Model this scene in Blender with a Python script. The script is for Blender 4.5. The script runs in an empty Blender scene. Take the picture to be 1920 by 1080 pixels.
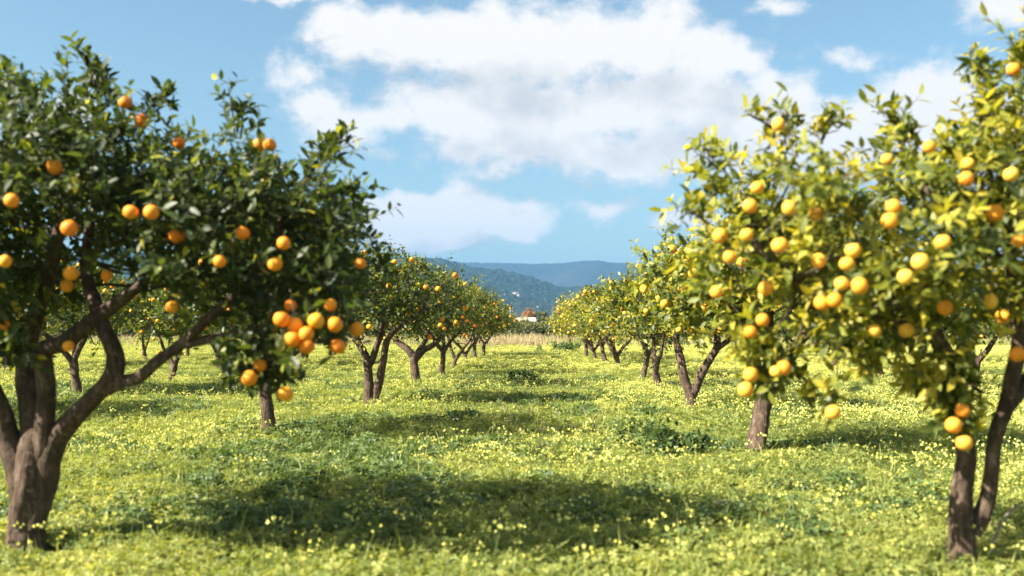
import bpy, math, random
import numpy as np
from mathutils import Vector, Matrix, Euler

random.seed(7)
SC = bpy.context.scene
COL = SC.collection
R = math.radians

# ------------------------------------------------------------------ camera
F = 1920.0                       # focal length in photo pixels (36 mm lens, 36 mm sensor)
CAM = Vector((0.0, 0.0, 1.25))
PITCH = math.atan(72 / F)
YAW = math.atan(55 / F)          # the rows run along +Y, a little right of the image centre
cam_d = bpy.data.cameras.new('camera')
cam_d.sensor_width = 36.0
cam_d.lens = 36.0
cam_d.clip_start = 0.05
cam_d.clip_end = 30000
cam_d.dof.use_dof = True
cam_d.dof.focus_distance = 18.0
cam_d.dof.aperture_fstop = 1.7
cam = bpy.data.objects.new('camera', cam_d)
COL.objects.link(cam)
cam.location = CAM
cam.rotation_euler = (math.pi / 2 + PITCH, 0, YAW)
SC.camera = cam
ROT = np.array(Euler((math.pi / 2 + PITCH, 0, YAW)).to_matrix())


def ray(px, py):
    v = ROT @ np.array([(px - 960) / F, -(py - 540) / F, -1.0])
    return v


def at(px, py, d):
    """The point seen at photo pixel (px, py) at distance d along the rows."""
    v = ray(px, py)
    return np.array(CAM) + v * (d / v[1])


# ------------------------------------------------------------------ world and sun
SUN_EL = R(38)
SUN_A = R(22)                    # the sun stands left of the rows, slightly behind the camera
sun_dir = Vector((-math.cos(SUN_EL) * math.cos(SUN_A), -math.cos(SUN_EL) * math.sin(SUN_A), math.sin(SUN_EL)))
SC.view_settings.view_transform = 'Standard'
SC.view_settings.look = 'None'
SC.view_settings.gamma = 1.0
SC.view_settings.use_curve_mapping = False
SC.view_settings.exposure = 2.08
SKY_STRENGTH = 0.0585

sd = bpy.data.lights.new('sun', 'SUN')
sd.energy = 5.0
sd.angle = R(0.55)
sd.color = (1.0, 0.92, 0.79)
sun = bpy.data.objects.new('sun', sd)
COL.objects.link(sun)
sun.rotation_euler = (-sun_dir).to_track_quat('-Z', 'Y').to_euler()
sun.location = (-30, -10, 40)

W = bpy.data.worlds.new('World')
SC.world = W
W.use_nodes = True
wt = W.node_tree
for n in list(wt.nodes):
    wt.nodes.remove(n)


class NT:
    """Small helper to write node trees as expressions."""
    def __init__(self, tree):
        self.t = tree

    def node(self, kind, **kw):
        n = self.t.nodes.new(kind)
        for k, v in kw.items():
            setattr(n, k, v)
        return n

    def put(self, sock, v):
        if hasattr(v, 'is_output'):
            self.t.links.new(v, sock)
        elif v is not None:
            sock.default_value = v

    def m(self, op, a=None, b=None, c=None, clamp=False):
        n = self.node('ShaderNodeMath', operation=op, use_clamp=clamp)
        for i, v in enumerate((a, b, c)):
            if v is not None:
                self.put(n.inputs[i], v)
        return n.outputs[0]

    def v(self, op, a=None, b=None):
        n = self.node('ShaderNodeVectorMath', operation=op)
        for i, x in enumerate((a, b)):
            if x is not None:
                self.put(n.inputs[i], x)
        return n.outputs['Value'] if op in ('LENGTH', 'DOT_PRODUCT', 'DISTANCE') else n.outputs['Vector']

    def noise(self, vec, scale, detail=3.0, rough=0.5, dist=0.0, out='Fac'):
        n = self.node('ShaderNodeTexNoise')
        if vec is not None:
            self.put(n.inputs['Vector'], vec)
        n.inputs['Scale'].default_value = scale
        n.inputs['Detail'].default_value = detail
        n.inputs['Roughness'].default_value = rough
        n.inputs['Distortion'].default_value = dist
        return n.outputs[out]

    def mix(self, fac, a, b, blend='MIX'):
        n = self.node('ShaderNodeMix', data_type='RGBA', blend_type=blend)
        self.put(n.inputs[0], fac)
        self.put(n.inputs[6], a)
        self.put(n.inputs[7], b)
        return n.outputs[2]

    def ramp(self, fac, stops, interp='LINEAR'):
        n = self.node('ShaderNodeValToRGB')
        cr = n.color_ramp
        cr.interpolation = interp
        while len(cr.elements) < len(stops):
            cr.elements.new(0.5)
        for e, (p, c) in zip(cr.elements, stops):
            e.position = p
            e.color = tuple(c) + (1,)
        self.put(n.inputs[0], fac)
        return n.outputs[0]

    def smooth(self, v, a, b, lo=0.0, hi=1.0):
        n = self.node('ShaderNodeMapRange', interpolation_type='SMOOTHSTEP')
        self.put(n.inputs['Value'], v)
        n.inputs['From Min'].default_value = a
        n.inputs['From Max'].default_value = b
        n.inputs['To Min'].default_value = lo
        n.inputs['To Max'].default_value = hi
        return n.outputs['Result']


# clouds: (px, py, half-width, half-height, weight), turned into directions
CLOUDS = [(640, 62, 90, 60, 1), (730, 62, 120, 62, 1), (840, 80, 140, 85, 1), (960, 95, 160, 95, 1), (1090, 75, 170, 100, 1),
          (1210, 65, 160, 90, 1), (1310, 95, 130, 68, 1), (1385, 112, 70, 34, .9), (1000, 190, 220, 85, 1), (1160, 200, 220, 95, 1),
          (1280, 190, 160, 75, 1), (830, 215, 140, 60, .9), (690, 240, 140, 45, .8), (600, 205, 70, 42, .8), (560, 140, 55, 30, .45),
          (1000, 270, 320, 45, .9), (1210, 280, 320, 60, .9), (1430, 235, 140, 120, 1.3), (1510, 265, 160, 95, 1.3), (1650, 245, 140, 80, 1.2),
          (1750, 165, 130, 55, 1.2), (1800, 240, 170, 110, 1.3), (1900, 260, 120, 100, 1.2), (1570, 285, 280, 85, 1.5), (1770, 255, 230, 115, 1.5),
          (860, 392, 100, 60, 1.6), (935, 412, 84, 54, 1.6), (765, 402, 90, 48, 1.5), (690, 400, 75, 28, 1.3), (810, 445, 175, 36, 1.1), (965, 440, 60, 38, 1.2),
          (930, 320, 60, 16, .5), (1150, 403, 50, 16, .5), (1285, 412, 70, 28, .8), (560, 0, 120, 14, .6), (130, 208, 50, 48, 1), (60, 235, 60, 40, .8), (1890, 15, 80, 50, .7),
          (1430, 15, 50, 10, .35), (1600, 115, 50, 16, .4)]
n = NT(wt)
tc = n.node('ShaderNodeTexCoord')
gen = tc.outputs['Generated']
sky = n.node('ShaderNodeTexSky', sky_type='NISHITA')
sky.sun_disc = False
sky.sun_elevation = SUN_EL
sky.sun_rotation = R(270) - SUN_A
sky.altitude = 50
sky.air_density = 1.0
sky.dust_density = 1.8
sky.ozone_density = 1.6


def cloud_field(vec):
    sp = n.node('ShaderNodeSeparateXYZ')
    n.put(sp.inputs[0], vec)
    yy = n.m('MAXIMUM', sp.outputs[1], 0.12)
    u = n.m('DIVIDE', sp.outputs[0], yy)
    v = n.m('DIVIDE', sp.outputs[2], yy)
    cb = n.node('ShaderNodeCombineXYZ')
    n.put(cb.inputs[0], u)
    n.put(cb.inputs[1], v)
    warp = n.v('SCALE', n.v('SUBTRACT', n.noise(vec, 16.0, 4, 0.55, out='Color'), (0.5, 0.5, 0.5)))
    warp.node.inputs['Scale'].default_value = 0.055
    p = n.v('MULTIPLY', n.v('ADD', cb.outputs[0], warp), (1, 1, 0))
    # clouds away from the part of the sky in view follow a broad noise
    low = n.noise(n.v('MULTIPLY', vec, (1, 1, 2.2)), 3.1, 3, 0.5)
    away = n.smooth(n.v('LENGTH', n.v('MULTIPLY', cb.outputs[0], (1.0, 1.6, 0))), 0.62, 1.0)
    acc = n.m('SUBTRACT', n.m('MULTIPLY', n.m('MULTIPLY', n.m('SUBTRACT', low, 0.52), 7.0), away), n.m('SUBTRACT', 1.0, away))
    for px, py, rx, ry, w in CLOUDS:
        r0 = ray(px, py)
        c = (r0[0] / r0[1], r0[2] / r0[1], 0)
        d = n.v('LENGTH', n.v('MULTIPLY', n.v('SUBTRACT', p, c), (F / rx, F / ry, 0)))
        k = n.m('MULTIPLY_ADD', d, -w, w)
        acc = n.m('SMOOTH_MAX', acc, k, 0.35)
    fb = n.noise(n.v('MULTIPLY', vec, (1, 1, 1.5)), 13.0, 9, 0.62, 0.15)
    fb2 = n.noise(vec, 36.0, 7, 0.62)
    f = n.m('ADD', acc, n.m('MULTIPLY', n.m('SUBTRACT', fb, 0.5), 2.1))
    f = n.m('ADD', f, n.m('MULTIPLY', n.m('SUBTRACT', fb2, 0.5), 0.95))
    return f


f0 = cloud_field(gen)
f1 = cloud_field(n.v('ADD', gen, (-0.018, -0.004, 0.042)))
alpha = n.smooth(f0, -0.24, 0.50)
lit = n.m('ADD', 0.95, n.m('MULTIPLY', n.m('SUBTRACT', f0, f1), 0.75))  # lighting put into the cloud colour: sunward edges bright, thick parts grey
lit = n.m('SUBTRACT', lit, n.smooth(f0, 0.3, 1.15, 0.0, 0.5), clamp=True)
sepg = n.node('ShaderNodeSeparateXYZ')
n.put(sepg.inputs[0], gen)
CLOUD = 4.35
ccol = n.mix(lit, (0.52 * CLOUD, 0.545 * CLOUD, 0.57 * CLOUD, 1), (1.08 * CLOUD, 1.03 * CLOUD, 0.96 * CLOUD, 1))
skyc = n.mix(1.0, sky.outputs[0], (.74, .83, .745, 1), 'MULTIPLY')
skymix = n.mix(n.m('MULTIPLY', alpha, 0.96), skyc, ccol)
bg = n.node('ShaderNodeBackground')
n.put(bg.inputs['Color'], skymix)
bg.inputs['Strength'].default_value = SKY_STRENGTH
wo = n.node('ShaderNodeOutputWorld')
wt.links.new(bg.outputs[0], wo.inputs['Surface'])
W.cycles.sampling_method = 'MANUAL'
W.cycles.sample_map_resolution = 512

SC.render.engine = 'CYCLES'
SC.cycles.use_denoising = True
SC.cycles.max_bounces = 7
SC.cycles.diffuse_bounces = 3
SC.cycles.glossy_bounces = 2
SC.cycles.transmission_bounces = 4
SC.cycles.transparent_max_bounces = 6
SC.cycles.volume_bounces = 0
SC.cycles.sample_clamp_indirect = 6

# ------------------------------------------------------------------ mesh helpers
rng = np.random.default_rng(11)


def nrm(a):
    return a / np.maximum(np.linalg.norm(a, axis=-1, keepdims=True), 1e-9)


class MB:
    """Collects vertices and faces and links them as ONE mesh object."""
    def __init__(self):
        self.v, self.f, self.t, self.mi, self.n = [], [], [], [], 0

    def add(self, verts, faces, tint=None, mat=0):
        verts = np.asarray(verts, float).reshape(-1, 3)
        faces = np.asarray(faces, int)
        self.v.append(verts)
        self.f.append(faces + self.n)
        self.mi.append(np.full(len(faces), mat, np.int32))
        t = np.zeros(len(verts)) if tint is None else np.broadcast_to(np.asarray(tint, float), (len(verts),))
        self.t.append(t)
        self.n += len(verts)

    def mesh(self, name, mats, smooth=True):
        me = bpy.data.meshes.new(name)
        V = np.concatenate(self.v).astype(np.float32)
        tot = np.concatenate([np.full(len(f), f.shape[1], np.int32) for f in self.f])
        idx = np.concatenate([f.ravel() for f in self.f]).astype(np.int32)
        start = np.concatenate([[0], np.cumsum(tot)[:-1]]).astype(np.int32)
        me.vertices.add(len(V))
        me.vertices.foreach_set('co', V.ravel())
        me.loops.add(len(idx))
        me.loops.foreach_set('vertex_index', idx)
        me.polygons.add(len(tot))
        me.polygons.foreach_set('loop_start', start)
        me.polygons.foreach_set('material_index', np.concatenate(self.mi))
        me.polygons.foreach_set('use_smooth', np.full(len(tot), smooth))
        a = me.attributes.new('tint', 'FLOAT', 'POINT')
        a.data.foreach_set('value', np.concatenate(self.t).astype(np.float32))
        for m in (mats if isinstance(mats, (list, tuple)) else [mats]):
            me.materials.append(m)
        me.update(calc_edges=True)
        me.validate()
        return me

    def build(self, name, mats, parent=None, smooth=True, loc=None):
        return link(name, self.mesh(name, mats, smooth), parent, loc)


def link(name, data, parent=None, loc=None):
    o = bpy.data.objects.new(name, data)
    COL.objects.link(o)
    if parent is not None:
        o.parent = parent
    if loc is not None:
        o.location = loc
    return o


def tag(o, label=None, cat=None, group=None, kind=None):
    for k, v in (('label', label), ('category', cat), ('group', group), ('kind', kind)):
        if v:
            o[k] = v
    return o


def thing(name, label, cat, loc=(0, 0, 0), rz=0.0, group=None, scale=1.0):
    o = bpy.data.objects.new(name, None)
    o.empty_display_size = 0.2
    COL.objects.link(o)
    o.location = tuple(loc)
    o.rotation_euler = (0, 0, rz)
    o.scale = (scale,) * 3
    return tag(o, label, cat, group)


def catmull(P, k):
    P = np.asarray(P, float)
    if len(P) < 3:
        t = np.linspace(0, 1, k + 1)[:, None]
        return P[0] * (1 - t) + P[-1] * t
    Q = np.vstack([2 * P[0] - P[1], P, 2 * P[-1] - P[-2]])
    out = []
    for i in range(1, len(Q) - 2):
        p0, p1, p2, p3 = Q[i - 1], Q[i], Q[i + 1], Q[i + 2]
        for t in np.linspace(0, 1, k, endpoint=False):
            out.append(.5 * ((2 * p1) + (-p0 + p2) * t + (2 * p0 - 5 * p1 + 4 * p2 - p3) * t * t + (-p0 + 3 * p1 - 3 * p2 + p3) * t ** 3))
    out.append(P[-1])
    return np.array(out)


def tube(mb, P, rad, sides=8, rough=0.0, mat=0, cap=True, rg=None):
    P = np.asarray(P, float)
    m = len(P)
    rad = np.broadcast_to(np.asarray(rad, float), (m,))
    T = nrm(np.gradient(P, axis=0))
    ref = np.array([0.31, 0.95, 0.05])
    A = nrm(np.cross(T, ref))
    B = np.cross(T, A)
    ang = np.linspace(0, 2 * math.pi, sides, endpoint=False)
    rr = rad[:, None] * np.ones((1, sides))
    if rough > 0:
        rg = rg or rng
        ph = rg.uniform(0, 6.28, 6)
        h = np.cumsum(np.r_[0, np.linalg.norm(np.diff(P, axis=0), axis=1)])[:, None]
        a = ang[None, :]
        rr = rr * (1 + rough * (np.sin(3 * a + ph[0] + 1.7 * h) * .5 + np.sin(5 * a + ph[1] - 4 * h) * .35 + np.sin(2 * a + 3 * h + ph[2]) * .4
                                + np.sin(7 * a + 6 * h + ph[3]) * .25 + rg.normal(0, .15, rr.shape)))
    V = P[:, None, :] + rr[..., None] * (np.cos(ang)[None, :, None] * A[:, None, :] + np.sin(ang)[None, :, None] * B[:, None, :])
    i = np.arange(m - 1)[:, None] * sides
    j = np.arange(sides)[None, :]
    j2 = (j + 1) % sides
    faces = np.stack([i + j, i + j2, i + sides + j2, i + sides + j], -1).reshape(-1, 4)
    verts = V.reshape(-1, 3)
    mb.add(verts, faces, mat=mat)
    if cap:
        o = mb.n
        c = P[-1] + T[-1] * rad[-1] * .6
        mb.add(np.vstack([verts[-sides:], c]), np.array([[q, (q + 1) % sides, sides] for q in range(sides)]), mat=mat)


def box(mb, x0, x1, y0, y1, z0, z1, mat=0):
    v = [(x, y, z) for z in (z0, z1) for y in (y0, y1) for x in (x0, x1)]
    f = [(0, 2, 3, 1), (4, 5, 7, 6), (0, 1, 5, 4), (2, 6, 7, 3), (0, 4, 6, 2), (1, 3, 7, 5)]
    mb.add(v, f, mat=mat)


def ico(sub):
    import bmesh
    bm = bmesh.new()
    bmesh.ops.create_icosphere(bm, subdivisions=sub, radius=1)
    V = np.array([v.co[:] for v in bm.verts])
    Fc = np.array([[v.index for v in f.verts] for f in bm.faces])
    bm.free()
    return V, Fc


def hash2(ix, iy, seed=0):
    h = (ix.astype(np.int64) * 374761393 + iy.astype(np.int64) * 668265263 + seed * 974711) & 0x7fffffff
    h = ((h ^ (h >> 13)) * 1274126177) & 0x7fffffff
    return ((h ^ (h >> 16)) & 0xffff) / 65535.0


def vnoise(x, y, seed=0):
    x = np.asarray(x, float)
    y = np.asarray(y, float)
    ix, iy = np.floor(x), np.floor(y)
    fx, fy = x - ix, y - iy
    fx = fx * fx * (3 - 2 * fx)
    fy = fy * fy * (3 - 2 * fy)
    a, b = hash2(ix, iy, seed), hash2(ix + 1, iy, seed)
    c, d = hash2(ix, iy + 1, seed), hash2(ix + 1, iy + 1, seed)
    return (a * (1 - fx) + b * fx) * (1 - fy) + (c * (1 - fx) + d * fx) * fy


def fbm(x, y, seed=0, oct=4):
    s, a, t = 0, .5, 0
    for k in range(oct):
        s = s + a * vnoise(np.asarray(x) * 2 ** k, np.asarray(y) * 2 ** k, seed + k)
        t += a
        a *= .5
    return s / t


def ground_z(x, y):
    x = np.asarray(x, float)
    y = np.asarray(y, float)
    fade = np.clip((150 - np.hypot(x, y)) / 60, 0, 1)
    return ((fbm(x * .35, y * .35, 3, 3) - .5) * .12 + (fbm(x * 1.6, y * 1.6, 9, 2) - .5) * .04) * fade


# ------------------------------------------------------------------ materials
def mat(name):
    m = bpy.data.materials.new(name)
    m.use_nodes = True
    t = m.node_tree
    for x in list(t.nodes):
        t.nodes.remove(x)
    k = NT(t)
    out = k.node('ShaderNodeOutputMaterial')
    return m, k, out


def principled(k, color, rough=0.6, spec=0.4, **kw):
    p = k.node('ShaderNodeBsdfPrincipled')
    k.put(p.inputs['Base Color'], color)
    k.put(p.inputs['Roughness'], rough)
    k.put(p.inputs['Specular IOR Level'], spec)
    for a, b in kw.items():
        k.put(p.inputs[a], b)
    return p


def attr(k, name, out='Fac'):
    a = k.node('ShaderNodeAttribute', attribute_name=name)
    return a.outputs[out]


def leafy(name, stops, trans=0.35, rough=0.42, spec=0.5, obj_random=0.0, drift=0.0, transcol=(1.5, 1.45, .6)):
    """Leaf surface: colour by the leaf's own tint, light passes through."""
    m, k, out = mat(name)
    t = attr(k, 'tint')
    if obj_random:
        oi = k.node('ShaderNodeObjectInfo')
        t = k.m('ADD', t, k.m('MULTIPLY', k.m('SUBTRACT', oi.outputs['Random'], 0.5), obj_random), clamp=True)
        if drift:
            t = k.m('ADD', t, k.m('MULTIPLY', k.m('SUBTRACT', k.noise(oi.outputs['Location'], .55, 4, .65), 0.5), drift), clamp=True)
    c = k.ramp(t, stops)
    p = principled(k, c, rough, spec)
    tr = k.node('ShaderNodeBsdfTranslucent')
    k.put(tr.inputs['Color'], k.mix(1.0, c, transcol + (1,), 'MULTIPLY'))
    mx = k.node('ShaderNodeMixShader')
    mx.inputs[0].default_value = trans
    k.t.links.new(p.outputs[0], mx.inputs[1])
    k.t.links.new(tr.outputs[0], mx.inputs[2])
    k.t.links.new(mx.outputs[0], out.inputs['Surface'])
    return m


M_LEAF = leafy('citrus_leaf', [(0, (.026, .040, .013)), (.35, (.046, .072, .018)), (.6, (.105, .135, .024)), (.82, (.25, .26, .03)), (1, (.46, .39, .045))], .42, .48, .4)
M_CLOVER = leafy('clover_leaf', [(0, (.09, .125, .035)), (.4, (.19, .235, .06)), (.75, (.31, .335, .085)), (1, (.43, .42, .13))], .40, .55, .3, .35, 1.5)
M_PETAL = leafy('yellow_petal', [(0, (.72, .68, .13)), (1, (.82, .81, .30))], .35, .6, .2, .5, 0, (1.05, 1.05, .9))
M_DRY = leafy('dry_grass', [(0, (.26, .19, .09)), (.6, (.42, .33, .17)), (1, (.55, .47, .27))], .25, .7, .2, .5, 0, (1, 1, .9))
M_SCRUB = leafy('scrub_leaf', [(0, (.04, .06, .018)), (.5, (.085, .11, .03)), (.8, (.16, .16, .05)), (1, (.25, .19, .08))], .25, .6, .3, .2)
M_AUTUMN = leafy('autumn_leaf', [(0, (.20, .09, .03)), (.6, (.38, .17, .045)), (1, (.40, .26, .07))], .25, .6, .3, .2, 0, (1.2, 1.1, .7))
M_WEED = leafy('weed_leaf', [(0, (.045, .075, .022)), (.6, (.09, .14, .04)), (1, (.15, .21, .06))], .3, .5, .4, .2)


def bark_mat(name, c0, c1, c2):
    m, k, out = mat(name)
    tcn = k.node('ShaderNodeTexCoord')
    st = k.v('MULTIPLY', tcn.outputs['Object'], (1, 1, .28))
    a = k.noise(st, 34, 6, .65, .4)
    b = k.noise(tcn.outputs['Object'], 7, 4, .6)
    c = k.ramp(a, [(.28, c0), (.52, c1), (.75, c2)])
    pale_dapple = k.smooth(k.noise(tcn.outputs['Object'], 16, 5, .7), .58, .70)  # pale mottling that imitates dappled sunlight, put into the bark colour
    c = k.mix(k.m('MULTIPLY', pale_dapple, .55), c, (.36, .31, .25, 1))
    c = k.mix(k.smooth(b, .35, .7, 0, .45), c, tuple(x * .55 for x in c0) + (1,))
    p = principled(k, c, .85, .25)
    bu = k.node('ShaderNodeBump')
    bu.inputs['Strength'].default_value = 1.0
    bu.inputs['Distance'].default_value = .03
    k.put(bu.inputs['Height'], a)
    k.t.links.new(bu.outputs[0], p.inputs['Normal'])
    k.t.links.new(p.outputs[0], out.inputs['Surface'])
    return m


M_BARK = bark_mat('bark', (.038, .024, .017), (.105, .070, .048), (.25, .18, .13))
M_TWIG = bark_mat('twig_bark', (.05, .045, .025), (.09, .085, .04), (.14, .12, .07))
M_STICK = bark_mat('dead_wood', (.30, .24, .18), (.45, .38, .30), (.60, .54, .45))


def orange_mat(name, c0, c1):
    m, k, out = mat(name)
    tcn = k.node('ShaderNodeTexCoord')
    oi = k.node('ShaderNodeObjectInfo')
    c = k.mix(oi.outputs['Random'], c0 + (1,), c1 + (1,))
    blot = k.noise(k.v('ADD', tcn.outputs['Object'], oi.outputs['Location']), 30, 3, .5)
    c = k.mix(k.smooth(blot, .5, .8, 0, .4), c, tuple(x * .75 for x in c0) + (1,))
    p = principled(k, c, .58, .3)
    p.inputs['Subsurface Weight'].default_value = .12
    p.inputs['Subsurface Radius'].default_value = (.01, .005, .001)
    p.inputs['Subsurface Scale'].default_value = .5
    vo = k.noise(tcn.outputs['Object'], 420, 2, .5)
    bu = k.node('ShaderNodeBump')
    bu.inputs['Strength'].default_value = .25
    bu.inputs['Distance'].default_value = .002
    k.put(bu.inputs['Height'], vo)
    k.t.links.new(bu.outputs[0], p.inputs['Normal'])
    k.t.links.new(p.outputs[0], out.inputs['Surface'])
    return m


M_ORANGE = orange_mat('orange_peel', (.76, .19, .010), (.90, .38, .022))
M_ORANGE_PALE = orange_mat('pale_orange_peel', (.82, .27, .018), (.90, .50, .06))


def plain(name, color, rough=.7, spec=.3, vary=.25, scale=4.0):
    m, k, out = mat(name)
    tcn = k.node('ShaderNodeTexCoord')
    f = k.noise(tcn.outputs['Object'], scale, 5, .6)
    c = k.mix(k.smooth(f, .3, .75), color + (1,), tuple(x * (1 - vary) for x in color) + (1,))
    p = principled(k, c, rough, spec)
    k.t.links.new(p.outputs[0], out.inputs['Surface'])
    return m


M_STEM = plain('green_stem', (.12, .17, .045))
M_CALYX = plain('calyx', (.08, .11, .03))
M_SOIL, k, out = mat('field_soil')
tcn = k.node('ShaderNodeTexCoord')
g = k.noise(tcn.outputs['Object'], 3.0, 6, .65)
g2 = k.noise(tcn.outputs['Object'], .05, 4, .6)
c = k.ramp(g, [(.3, (.030, .042, .014)), (.55, (.060, .085, .024)), (.75, (.095, .12, .034))])
c = k.mix(k.smooth(g2, .4, .65, 0, .6), c, (.13, .14, .055, 1))
p = principled(k, c, .95, .1)
bu = k.node('ShaderNodeBump')
bu.inputs['Distance'].default_value = .05
k.put(bu.inputs['Height'], g)
k.t.links.new(bu.outputs[0], p.inputs['Normal'])
k.t.links.new(p.outputs[0], out.inputs['Surface'])


def forest_mat(name, c0, c1, c2, scale):
    m, k, out = mat(name)
    tcn = k.node('ShaderNodeTexCoord')
    a = k.noise(tcn.outputs['Object'], scale, 5, .65)
    b = k.noise(tcn.outputs['Object'], scale * .09, 4, .6)
    c = k.ramp(a, [(.32, c0), (.55, c1), (.78, c2)])
    c = k.mix(k.smooth(b, .52, .72, 0, .45), c, (.045, .040, .024, 1))
    p = principled(k, c, .95, .1)
    k.t.links.new(p.outputs[0], out.inputs['Surface'])
    return m


M_HILL = forest_mat('hill_forest', (.003, .008, .005), (.012, .026, .011), (.060, .075, .028), .075)
M_FARHILL = forest_mat('far_hill_forest', (.009, .017, .010), (.016, .027, .014), (.028, .036, .018), .03)

# ------------------------------------------------------------------ the setting: ground and hills
xs = np.r_[-6500, -4000, -2000, -900, -400, -200, -100, np.arange(-60, 60.1, .75), 100, 200, 400, 900, 2000, 4000, 6500]
ys = np.r_[-300, -100, -40, -15, np.arange(-6, 70, .75), np.arange(72, 150, 6), 200, 300, 450, 700, 1000, 1400, 2000, 3000, 5000, 9000]
GX, GY = np.meshgrid(xs, ys)
mb = MB()
nx, ny = len(xs), len(ys)
i = np.arange(ny - 1)[:, None] * nx
j = np.arange(nx - 1)[None, :]
quads = np.stack([i + j, i + j + 1, i + nx + j + 1, i + nx + j], -1).reshape(-1, 4)
mb.add(np.stack([GX, GY, ground_z(GX, GY)], -1), quads)
tag(mb.build('ground', M_SOIL), 'flat orchard ground under the clover', kind='structure')


def ridge_h(prof, dist):
    px = np.array([q[0] for q in prof], float)
    pz = np.array([at(q[0], q[1], dist)[2] for q in prof])
    pxx = np.array([at(q[0], q[1], dist)[0] for q in prof])
    return lambda x: np.interp(x, pxx, pz)


NEAR_R, FAR_R = 2800.0, 4900.0
near_prof = [(-2500, 520), (-1200, 470), (-300, 500), (200, 478), (600, 482), (760, 486), (828, 489), (852, 494), (881, 505), (915, 508), (949, 512), (985, 521), (1021, 532),
             (1045, 541), (1064, 543), (1093, 541), (1117, 544), (1180, 550), (1300, 547), (1600, 535), (2000, 520), (2600, 500), (4000, 510)]
far_prof = [(-2500, 500), (-900, 470), (0, 485), (500, 497), (700, 500), (876, 495), (940, 495), (997, 497), (1057, 495), (1093, 491), (1117, 490), (1149, 495), (1213, 496),
            (1400, 488), (1800, 500), (2400, 480), (4000, 500)]
hn, hf = ridge_h(near_prof, NEAR_R), ridge_h(far_prof, FAR_R)


def near_hill(x, y):
    x = np.asarray(x, float)
    y = np.asarray(y, float)
    s = np.clip((y - 1500) / (NEAR_R - 1500), 0, 1)
    s = s * s * (3 - 2 * s) * .55 + s * .45
    back = np.clip((y - NEAR_R) / 600, 0, 1)
    big = hn(x * NEAR_R / np.maximum(y, NEAR_R)) * s * (1 - .9 * back * back * (3 - 2 * back))
    gully = (fbm(x / 240 + .3 * np.sin(y / 170), y / 480, 21, 3) - .5) * 85 * np.sin(np.pi * np.clip(s, 0, 1)) * (1 - back)
    return big + gully - 1.0


def hill(name, label, xs, ys, func, bump, scale, m):
    X, Y = np.meshgrid(xs, ys)
    Z = func(X, Y)
    lump = fbm(X / scale, Y / scale, 31, 3)
    Z = Z + bump * (np.abs(lump - .5) * 2) ** .8 * np.clip(Z / 10, 0, 1)
    nx, ny = len(xs), len(ys)
    i = np.arange(ny - 1)[:, None] * nx
    j = np.arange(nx - 1)[None, :]
    q = np.stack([i + j, i + j + 1, i + nx + j + 1, i + nx + j], -1).reshape(-1, 4)
    mb = MB()
    mb.add(np.stack([X, Y, Z], -1), q)
    return tag(mb.build(name, m), label, kind='structure')


hx = np.r_[np.linspace(-4800, -505, 90), np.arange(-500, 500, 4.5), np.linspace(505, 4800, 90)]
hill('wooded_hill', 'dark wooded hill sloping down to the right behind the orchard', hx, np.r_[np.arange(1460, 2840, 6.0), np.arange(2860, 3500, 40)], near_hill, 14.0, 13.0, M_HILL)


def far_hill(x, y):
    s = np.clip((y - 3500) / (FAR_R - 3500), 0, 1)
    s = s * s * (3 - 2 * s)
    back = np.clip((y - FAR_R) / 1200, 0, 1)
    big = hf(x * FAR_R / np.maximum(y, FAR_R)) * s * (1 - .9 * back)
    spur = (fbm(x / 420 + .4 * np.sin(y / 300), y / 1100, 41, 4) - .5) * 190 * np.sin(np.pi * s) * (1 - back)
    return big + spur - 1.5


hill('far_ridge', 'pale blue forested mountain ridge along the horizon', np.r_[np.linspace(-7500, -1000, 80), np.arange(-990, 1000, 12.0), np.linspace(1010, 7500, 80)],
     np.r_[np.arange(3450, 5000, 20.0), np.arange(5020, 6300, 90)], far_hill, 10.0, 30.0, M_FARHILL)

# ------------------------------------------------------------------ leaves, twigs and trunks
LEAF8_V = np.array([(0, 0, 0), (-.20, .28, .045), (0, .28, -.01), (.20, .28, .045), (-.19, .64, .04), (0, .64, -.015), (.19, .64, .04), (0, 1, -.07)])
LEAF8_F = np.array([(0, 2, 1), (0, 3, 2), (1, 2, 5), (1, 5, 4), (2, 3, 6), (2, 6, 5), (4, 5, 7), (5, 6, 7)])
LEAF4_V = np.array([(0, 0, 0), (-.24, .45, .05), (0, .5, -.02), (.24, .45, .05), (0, 1, -.05)])
LEAF4_F = np.array([(0, 2, 1), (0, 3, 2), (1, 2, 4), (2, 3, 4)])


def leaf_frames(d, nml):
    d = nrm(d)
    s = nrm(np.cross(d, nml))
    return s, d, np.cross(s, d)


def put_leaves(mb, pos, d, nml, L, tint, tv, tf, width=1.0):
    s, d, u = leaf_frames(d, nml)
    N = len(pos)
    t = tv[None] * L[:, None, None]
    V = pos[:, None] + t[..., 0:1] * width * s[:, None] + t[..., 1:2] * d[:, None] + t[..., 2:3] * u[:, None]
    Fc = tf[None] + (np.arange(N) * len(tv))[:, None, None]
    mb.add(V.reshape(-1, 3), Fc.reshape(-1, 3), np.repeat(tint, len(tv)))


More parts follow.
